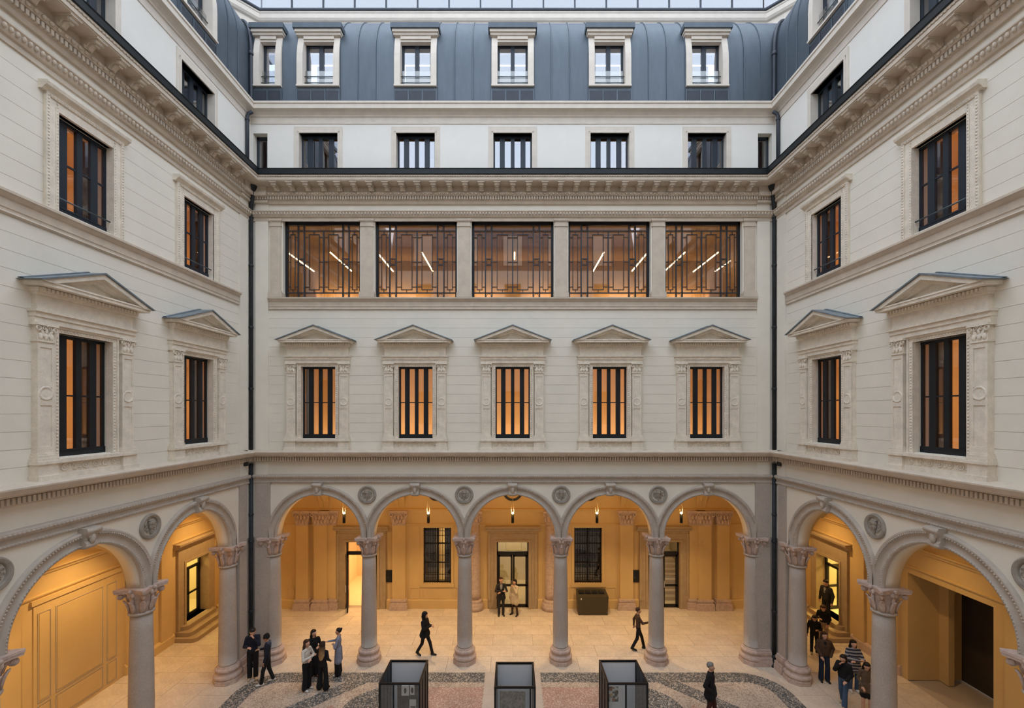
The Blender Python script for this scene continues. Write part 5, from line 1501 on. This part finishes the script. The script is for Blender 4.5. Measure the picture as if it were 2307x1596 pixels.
def grad_mat(name, c0, c1, z0, z1, wave=None):
    m = mat(name, c0, 0.75); nt = m.node_tree; N = nt.nodes; L = nt.links
    tc = N.new("ShaderNodeTexCoord"); sp = N.new("ShaderNodeSeparateXYZ"); L.new(tc.outputs["Object"], sp.inputs[0])
    mr = N.new("ShaderNodeMapRange"); mr.inputs[1].default_value = z0; mr.inputs[2].default_value = z1; L.new(sp.outputs[2], mr.inputs[0])
    fac = mr.outputs[0]
    if wave:
        w_ = N.new("ShaderNodeTexWave"); w_.bands_direction = 'Z'; w_.inputs["Scale"].default_value = wave; L.new(tc.outputs["Object"], w_.inputs["Vector"])
        cr = N.new("ShaderNodeMapRange"); cr.inputs[1].default_value = 0.4; cr.inputs[2].default_value = 0.6; L.new(w_.outputs["Fac"], cr.inputs[0]); fac = cr.outputs[0]
    mx = N.new("ShaderNodeMix"); mx.data_type = 'RGBA'; mx.inputs["A"].default_value = (*c0, 1); mx.inputs["B"].default_value = (*c1, 1)
    L.new(fac, mx.inputs["Factor"]); L.new(mx.outputs["Result"], N["Principled BSDF"].inputs["Base Color"])
grad_mat("hair_balayage", (0.42, 0.25, 0.11), (0.035, 0.018, 0.012), 1.15, 1.52)
grad_mat("knit_striped", (0.33, 0.33, 0.34), (0.025, 0.03, 0.06), 0, 1, wave=3.2)

RES = 0.0135
def sdf_mesh(prims, k=0.022, res=RES):
    """smooth union of tapered capsules -> one closed surface (naive surface nets). prim: a, ra, b, rb, mat, ysq"""
    A = np.array([p[0] for p in prims], float); B = np.array([p[2] for p in prims], float)
    Rm = max(max(p[1], p[3]) for p in prims)
    lo = np.minimum(A, B).min(0)-Rm-0.03; hi = np.maximum(A, B).max(0)+Rm+0.03
    n = np.ceil((hi-lo)/res).astype(int)+1
    F = np.full(n, 0.08)
    xs = [lo[i]+res*np.arange(n[i]) for i in range(3)]
    def dist(p, X, Y, Z):
        a, ra, b, rb, _, q = p
        s_ = (1.0, q, 1.0)
        ba = [(b[i]-a[i])*s_[i] for i in range(3)]
        pa = [(X-a[0]), (Y-a[1])*q, (Z-a[2])]
        den = sum(v*v for v in ba)
        t = np.clip((pa[0]*ba[0]+pa[1]*ba[1]+pa[2]*ba[2])/den, 0, 1) if den > 1e-9 else 0.0
        return np.sqrt(sum((pa[i]-ba[i]*t)**2 for i in range(3))) - (ra+(rb-ra)*t)
    for p in prims:
        a, ra, b, rb, _, q = p
        r = max(ra, rb)+0.07
        i0 = [max(0, int((min(a[i], b[i])-r-lo[i])/res)) for i in range(3)]
        i1 = [min(n[i], int((max(a[i], b[i])+r-lo[i])/res)+2) for i in range(3)]
        sl = tuple(slice(i0[i], i1[i]) for i in range(3))
        X = xs[0][sl[0]][:, None, None]; Y = xs[1][sl[1]][None, :, None]; Z = xs[2][sl[2]][None, None, :]
        d = dist(p, X, Y, Z); f = F[sl]
        kk = min(k, 1.2*min(ra, rb))
        h = np.clip(0.5+0.5*(f-d)/kk, 0, 1)
        F[sl] = f*(1-h)+d*h-kk*h*(1-h)
    ins = F < 0
    c = [ins[i:n[0]-1+i, j:n[1]-1+j, l:n[2]-1+l] for i in (0, 1) for j in (0, 1) for l in (0, 1)]
    cnt = sum(x.astype(np.int8) for x in c)
    act = (cnt > 0) & (cnt < 8)
    idx = np.full(act.shape, -1, int); ids = np.argwhere(act); idx[act] = np.arange(len(ids))
    acc = np.zeros((len(ids), 3)); num = np.zeros(len(ids))
    i, j, l = ids.T
    corner = lambda di, dj, dl: F[i+di, j+dj, l+dl]
    for ax in range(3):
        for u in (0, 1):
            for v in (0, 1):
                o0 = [0, 0, 0]; o0[(ax+1) % 3] = u; o0[(ax+2) % 3] = v
                o1 = list(o0); o1[ax] = 1
                f0, f1 = corner(*o0), corner(*o1)
                cr = (f0 < 0) != (f1 < 0)
                t = np.where(cr, f0/np.where(cr, f0-f1, 1), 0)
                pt = np.array(o0, float)[None, :].repeat(len(ids), 0); pt[:, ax] = t
                acc[cr] += pt[cr]; num[cr] += 1
    V = lo + res*(ids+acc/num[:, None])
    faces = []
    for ax in range(3):
        a1, a2 = (ax+1) % 3, (ax+2) % 3
        s0 = [slice(None)]*3; s1 = [slice(None)]*3; s0[ax] = slice(0, n[ax]-1); s1[ax] = slice(1, n[ax])
        for k_ in (a1, a2): s0[k_] = slice(1, n[k_]-1); s1[k_] = slice(1, n[k_]-1)
        f0 = ins[tuple(s0)]; f1 = ins[tuple(s1)]
        e = np.argwhere(f0 != f1)
        if len(e) == 0: continue
        inside0 = f0[tuple(e.T)]
        e[:, a1] += 1; e[:, a2] += 1
        def cell(d1, d2):
            q = e.copy(); q[:, a1] += d1; q[:, a2] += d2
            return idx[tuple(q.T)]
        Q = np.stack([cell(-1, -1), cell(0, -1), cell(0, 0), cell(-1, 0)], 1)
        Q[~inside0] = Q[~inside0][:, ::-1]
        faces.append(Q)
    Fq = np.concatenate(faces)
    C = V[Fq].mean(1)
    D = np.stack([dist(p, C[:, 0], C[:, 1], C[:, 2]) for p in prims], 1)
    mi = np.array([p[4] for p in prims])[D.argmin(1)]
    return V, Fq, mi
def sdf_object(name, prims, mats, parent=None, k=0.022, res=RES):
    V, Fq, mi = sdf_mesh(prims, k, res)
    me = bpy.data.meshes.new(name); me.from_pydata(V.tolist(), [], Fq.tolist())
    for m in mats: me.materials.append(MATS[m])
    me.polygons.foreach_set("material_index", mi.astype(int).tolist()); me.polygons.foreach_set("use_smooth", [True]*len(me.polygons)); me.update()
    o = bpy.data.objects.new(name, me); COL.objects.link(o)
    if parent: o.parent = parent
    return o

ARMS = {"down": ((0.25, 0.03, 1.15), (0.25, -0.04, 0.90)), "pocket": ((0.30, 0.09, 1.16), (0.19, -0.06, 0.96)), "phone": ((0.24, -0.02, 1.14), (0.11, -0.25, 1.19)),
        "chin": ((0.20, -0.16, 1.19), (0.05, -0.17, 1.43)), "cross": ((0.26, -0.08, 1.16), (-0.06, -0.22, 1.20)), "cross2": ((0.26, -0.08, 1.14), (-0.04, -0.19, 1.13)),
        "reach": ((0.22, -0.14, 1.20), (0.14, -0.40, 1.22)), "back": ((0.25, 0.13, 1.17), (0.23, 0.14, 0.93)), "fwd": ((0.24, -0.08, 1.16), (0.18, -0.24, 0.99)), "low": ((0.23, 0.02, 1.14), (0.16, -0.20, 0.98))}
def person(label, loc, heading, h, top, bottom, shoe, hair, hair_kind="short", arms=("down", "down"), step=0.0, lean=0.0, coat=None, coat_z=0.55, skirt=None,
           leg_r=(0.085, 0.065, 0.060), skin="skin", inner=None, head_turn=0.0, head_down=0.0, hoodc=None, stance=0.10, sleeve=True, bulky=0.0, group=None, bare_legs=None):
    """heading 0 faces the photographer, 90 faces the picture's right; all sizes for a 1.75 m body, scaled by h"""
    s = h/1.75
    mats = [skin, top, bottom, shoe, coat or top, inner or top, hoodc or top, skirt or bottom]
    SK, TP, BT, SH, CT, IN, HD, KT = range(8)
    P = []
    def add(a, ra, b, rb, m, q=1.0): P.append(((a[0], a[1], a[2]), ra, (b[0], b[1], b[2]), rb, m, q))
    def up(p):                                    # lean of everything above the hips, about the hips
        z = max(0.0, p[2]-0.95); return (p[0], p[1]-lean*z, p[2]-0.5*lean*lean*z)
    tm = CT if coat else TP
    # legs
    for sd in (-1, 1):
        st = step*sd
        hip = (sd*0.085, 0, 0.90); ankle = (sd*stance, -0.36*st, 0.10+(0.06*abs(st) if st < 0 else 0))
        knee = (sd*(0.5*0.085+0.5*stance+0.004), -0.16*st-0.03-0.03*abs(st), 0.50)
        lm = bare_legs if bare_legs is not None else BT
        add(hip, leg_r[0], knee, leg_r[1], lm); add(knee, leg_r[1], (ankle[0], ankle[1], ankle[2]), leg_r[2], lm)
        toe = (ankle[0]*1.12+sd*0.01, ankle[1]-0.155, 0.035 if st >= 0 else 0.03)
        heel = (ankle[0], ankle[1]+0.045, 0.045+(0.07*abs(st) if st < 0 else 0))
        add(heel, 0.042, toe, 0.036, SH); add((ankle[0], ankle[1], ankle[2]-0.01), 0.045, (ankle[0], ankle[1]-0.03, 0.06), 0.045, SH)
    # pelvis and torso
    add((-0.06, 0, 0.93), 0.105, (0.06, 0, 0.93), 0.105, BT if not coat else CT, 1.15)
    b = bulky
    add(up((-0.042, 0, 1.02)), 0.100+b, up((-0.052, 0, 1.28)), 0.108+b, tm, 1.25); add(up((0.042, 0, 1.02)), 0.100+b, up((0.052, 0, 1.28)), 0.108+b, tm, 1.25)
    add(up((-0.12, 0.0, 1.405)), 0.062+b*0.5, up((0.12, 0, 1.405)), 0.062+b*0.5, tm); add(up((0, 0.01, 1.30)), 0.12+b, up((0, 0.01, 1.42)), 0.085+b*0.6, tm, 1.2)
    if inner: add(up((0, -0.055, 1.40)), 0.05, up((0, -0.085, 1.25)), 0.035, IN)
    if coat:
        for sd in (-1, 1): add((sd*0.06, 0, 0.98), 0.118+b, (sd*0.085, -0.02*step*sd, coat_z), 0.035+max(0.10, leg_r[0])+b, CT, 1.0)
    if skirt:
        for sd in (-1, 1): add((sd*0.055, 0, 0.95), 0.115, (sd*0.07, 0, 0.62), 0.125, KT, 1.1)
    # arms and hands
    for sd, key in ((-1, arms[0]), (1, arms[1])):
        e, w_ = ARMS[key]
        sh = up((sd*0.168, 0.005, 1.405)); el = up((sd*e[0], e[1], e[2])); wr = up((sd*w_[0], w_[1], w_[2]))
        add(sh, 0.056+b*0.5, el, 0.046+b*0.5, tm); add(el, 0.046+b*0.5, wr, 0.033+b*0.4, tm)
        d = Vector(wr)-Vector(el); d.normalize()
        side = d.cross(Vector((0, 0, 1)));
        if side.length < 0.2: side = Vector((0, 1, 0))
        side.normalize(); nrm = side.cross(d).normalized()
        if key in ("pocket",): 
            add(wr, 0.034, tuple(Vector(wr)+d*0.05), 0.032, tm); continue
        w0 = Vector(wr)+d*0.01
        p1 = w0+d*0.085
        add(w0-side*0.012, 0.020, p1-side*0.02, 0.018, SK); add(w0+side*0.012, 0.020, p1+side*0.02, 0.018, SK)
        for f_, (off, ln) in enumerate(((-0.030, 0.058), (-0.010, 0.072), (0.010, 0.070), (0.030, 0.052))):
            k0 = p1+side*off; k1 = k0+d*ln*0.55-nrm*0.008; k2 = k1+d*ln*0.35-nrm*ln*0.45
            add(k0, 0.0105, k1, 0.010, SK); add(k1, 0.010, k2, 0.009, SK)
        t0 = w0+d*0.02-side*0.028*sd; t1 = t0+d*0.035-side*0.028*sd; t2 = t1+d*0.03-nrm*0.01
        add(t0, 0.013, t1, 0.0115, SK); add(t1, 0.0115, t2, 0.010, SK)
    # neck and head
    nk = up((0, 0.012, 1.44)); nt_ = up((0, 0.0-0.02*head_down, 1.53))
    add(nk, 0.056, nt_, 0.052, SK)
    hc = Vector(up((0, -0.012, 1.63))) + Vector((0, -0.05*head_down, -0.03*head_down))
    ht = math.radians(head_turn); pt = 0.55*head_down
    def hp(x, y, z):                               # head frame -> body frame
        y2 = y*math.cos(pt)+z*math.sin(pt)*(-1); z2 = y*math.sin(pt)+z*math.cos(pt)
        x3 = x*math.cos(ht)-y2*math.sin(ht); y3 = x*math.sin(ht)+y2*math.cos(ht)
        return tuple(hc+Vector((x3, y3, z2)))
    add(hp(0, 0.012, 0.032), 0.092, hp(0, -0.012, 0.0), 0.083, SK); add(hp(0, -0.022, -0.03), 0.062, hp(0, -0.045, -0.075), 0.038, SK)
    add(hp(0, -0.088, 0.012), 0.010, hp(0, -0.108, -0.022), 0.014, SK)          # nose
    add(hp(-0.03, -0.080, 0.028), 0.012, hp(0.03, -0.080, 0.028), 0.012, SK)      # brow
    add(hp(-0.018, -0.086, -0.052), 0.010, hp(0.018, -0.086, -0.052), 0.010, SK)  # lips
    for sd in (-1, 1): add(hp(sd*0.084, 0.012, 0.012), 0.014, hp(sd*0.086, 0.014, -0.016), 0.012, SK)
    if hoodc:
        add(up((-0.07, 0.05, 1.46)), 0.055, up((0.07, 0.05, 1.46)), 0.055, HD); add(up((0, 0.075, 1.42)), 0.06, up((0, 0.08, 1.32)), 0.05, HD)
    P = [((a[0]*s, a[1]*s, a[2]*s), ra*s, (b_[0]*s, b_[1]*s, b_[2]*s), rb*s, m, q) for a, ra, b_, rb, m, q in P]
    o = sdf_object("person", P, mats)
    zmin = min(v.co.z for v in o.data.vertices)
    o.location = (loc[0], loc[1], loc[2]-zmin); o.rotation_euler = (0, 0, math.radians(heading))
    # hair / headwear
    H = []
    def hadd(a, ra, b, rb, m=0): H.append((tuple(v*s for v in a), ra*s, tuple(v*s for v in b), rb*s, m, 1.0))
    hm = hair if isinstance(hair, str) else hair[0]
    hadd(hp(0, 0.032, 0.045), 0.096, hp(0, 0.024, 0.054), 0.093)
    hadd(hp(-0.045, -0.030, 0.098), 0.030, hp(0.045, -0.030, 0.098), 0.030)
    if hair_kind == "long":
        for sd in (-1, 1):
            hadd(hp(sd*0.062, 0.03, 0.02), 0.045, hp(sd*0.075, 0.05, -0.10), 0.045); hadd(hp(sd*0.075, 0.05, -0.10), 0.045, up((sd*0.075, 0.075+bulky, 1.28)), 0.040)
            hadd(up((sd*0.075, 0.075+bulky, 1.28)), 0.04, up((sd*0.05, 0.115+bulky, 1.16)), 0.022)
        hadd(hp(0, 0.06, 0.0), 0.065, up((0, 0.105+bulky, 1.36)), 0.055); hadd(up((0, 0.105+bulky, 1.36)), 0.055, up((0, 0.125+bulky, 1.14)), 0.028)
    elif hair_kind == "bob":
        for sd in (-1, 1): hadd(hp(sd*0.070, 0.02, 0.03), 0.045, hp(sd*0.075, 0.02, -0.09), 0.036)
        hadd(hp(0, 0.05, 0.03), 0.075, hp(0, 0.06, -0.09), 0.05)
    elif hair_kind == "bun":
        hadd(hp(0, 0.085, 0.075), 0.042, hp(0, 0.115, 0.095), 0.040); hadd(hp(0.02, 0.13, 0.12), 0.02, hp(0.03, 0.15, 0.15), 0.012)
    elif hair_kind == "beanie":
        hadd(hp(0, 0.015, 0.06), 0.098, hp(0, 0.05, 0.105), 0.065); hadd(hp(-0.06, -0.05, 0.05), 0.03, hp(0.06, -0.05, 0.05), 0.03)
    elif hair_kind == "hood":
        hadd(hp(0, 0.03, 0.05), 0.108, hp(0, 0.045, -0.04), 0.105); hadd(hp(-0.085, -0.03, 0.05), 0.035, hp(-0.075, -0.01, -0.09), 0.035); hadd(hp(0.085, -0.03, 0.05), 0.035, hp(0.075, -0.01, -0.09), 0.035)
        hadd(hp(0, 0.05, -0.06), 0.10, up((0, 0.03, 1.44)), 0.09)
    ho = sdf_object({"beanie": "beanie", "hood": "hood"}.get(hair_kind, "hair"), H, [hm], o, k=0.03)
    ft = MB()
    for sd in (-1, 1): ft.blob(tuple(v*s for v in hp(sd*0.032, -0.0865, 0.008)), (0.011*s, 0.009*s, 0.008*s), 8, 5)
    ft.build("eyes", "cloth_black", o)
    tag(o, label, "person", group)
    return o
def at_floor(px, py, z=0.0):
    """floor point seen at that picture position (used once, to read distances off the photograph)"""
    d = (CAM_H-z)*1000/(py-930); return ((px-1155)*d/1000, d-CAM_D, z)
G4 = "four women chatting on the mosaic"
WIDE = (0.095, 0.085, 0.105)
person("man in a black sweater leaning on the corner column, looking at his phone", (-9.22, -0.92, 0), 25, 1.84, "cloth_navy", "cloth_black", "shoe_tan", "hair_dark", arms=("phone", "chin"), head_down=0.9, leg_r=(0.095, 0.08, 0.075), stance=0.09, bulky=0.01)
person("boy in a black beanie and hooded navy jacket beside the leaning man", (-8.55, -1.20, 0), -75, 1.72, "cloth_navy", "cloth_black", "shoe_white", "cloth_black", "beanie", arms=("phone", "down"), skin="skin_tan", hoodc="hood_blue", step=0.45, bulky=0.015, head_down=0.4)
person("woman in a white cardigan and black wide trousers with long brown hair", (-7.02, -1.55, 0), 75, 1.70, "knit_white", "cloth_black", "shoe_white", "hair_brown", "long", arms=("cross", "cross2"), leg_r=(0.09, 0.08, 0.09), group=G4)
person("woman in a black leather jacket smiling, long dark hair, behind the others", (-7.12, -0.78, 0), 35, 1.66, "cloth_charcoal", "cloth_black", "shoe_brown", "hair_dark", "long", arms=("low", "phone"), leg_r=WIDE, coat="cloth_black", coat_z=0.5, group=G4, head_turn=25)
person("woman in black seen from behind with long dark-to-blond hair", (-6.47, -1.55, 0), 170, 1.62, "cloth_black", "cloth_black", "shoe_black", ("hair_balayage",), "long", arms=("low", "phone"), leg_r=(0.09, 0.08, 0.115), group=G4, stance=0.13)
person("woman in a grey-blue coat with her dark hair in a bun", (-6.27, -0.68, 0), -80, 1.66, "coat_greyblue", "cloth_black", "shoe_white", "hair_dark", "bun", arms=("reach", "cross2"), leg_r=(0.10, 0.10, 0.115), coat="coat_greyblue", coat_z=0.56, group=G4)
person("hooded figure all in black striding past the barred window", (-3.42, 0.62, 0), 70, 1.66, "cloth_black", "cloth_black", "shoe_black", ("cloth_black",), "hood", arms=("cross", "phone"), step=0.8, bulky=0.025, coat="cloth_black", coat_z=0.86)
person("man in a dark suit with folded arms before the middle door", (-0.54, 4.02, 0), 8, 1.76, "cloth_charcoal", "cloth_charcoal", "shoe_black", "hair_brown", arms=("cross", "cross2"), coat="cloth_charcoal", coat_z=0.82, inner="shirt_grey", head_turn=15)
person("woman in a short cream coat and dark tights facing the suited man", (0.10, 4.05, 0), -35, 1.64, "coat_cream", "tights", "shoe_black", "hair_dark", "bob", arms=("down", "chin"), coat="coat_cream", coat_z=0.66, bulky=0.02, leg_r=(0.075, 0.055, 0.05), stance=0.15)
person("dark figure walking past with a paper, near the staircase door column", (5.0, 1.02, 0), 85, 1.66, "jacket_brown", "cloth_black", "shoe_black", "hair_brown", "short", arms=("reach", "back"), step=0.7, bulky=0.01)
person("balding grey-haired man in a black jacket and maroon trousers on the mosaic", (6.07, -3.05, 0), 55, 1.76, "cloth_black", "trousers_maroon", "shoe_black", "hair_grey", "short", arms=("pocket", "pocket"), bulky=0.03, coat="cloth_black", coat_z=0.80, step=0.3)
GR = "visitors coming down the crowded side steps"
person("tall young man in a black leather jacket standing on the steps in the side doorway", (13.42, 2.32, 0.495), -70, 1.80, "cloth_charcoal", "cloth_black", "shoe_black", "hair_dark", arms=("down", "down"), bulky=0.03, head_down=0.5, group=GR, inner="shirt_grey")
person("person with curly brown hair in black and beige looking down before the steps", (12.62, 1.35, 0), -40, 1.70, "cloth_black", "trousers_beige", "shoe_black", "hair_brown", "bob", arms=("phone", "low"), head_down=0.9, lean=0.12, group=GR)
person("dark-haired person all in black half hidden by the corner column", (11.80, 0.70, 0), -30, 1.56, "cloth_black", "cloth_black", "shoe_tan", "hair_dark", "long", arms=("down", "phone"), head_down=0.7, lean=0.1, bulky=0.02, group=GR)
person("woman in a brown fur-lined jacket and dark jeans with red-brown hair", (10.96, -1.05, 0), -15, 1.72, "jacket_brown", "denim_dark", "shoe_black", "hair_brown", "long", arms=("low", "pocket"), bulky=0.04, inner="cloth_black", leg_r=(0.085, 0.075, 0.085), group=GR, head_turn=15)
person("woman in a striped grey and navy cardigan with folded arms", (11.55, -1.62, 0), -10, 1.72, "knit_striped", "denim", "shoe_white", "hair_dark", "long", arms=("cross", "cross2"), bulky=0.03, group=GR, coat="knit_striped", coat_z=0.78)
person("person in a fuzzy black sweater and blue flared jeans turning away", (10.68, -2.35, 0), -60, 1.64, "cloth_black", "denim", "shoe_tan", "hair_dark", "bob", arms=("chin", "low"), bulky=0.035, step=0.5, head_down=0.5, leg_r=(0.085, 0.07, 0.085), group=GR)
person("woman in a brown coat and black skirt beside the large gateway column", (11.12, -2.72, 0), -25, 1.62, "coat_brown", "tights", "shoe_black", "hair_dark", "long", arms=("low", "phone"), skirt="cloth_black", coat="coat_brown", coat_z=0.80, leg_r=(0.075, 0.055, 0.05), head_down=0.7, bare_legs=0, group=GR)
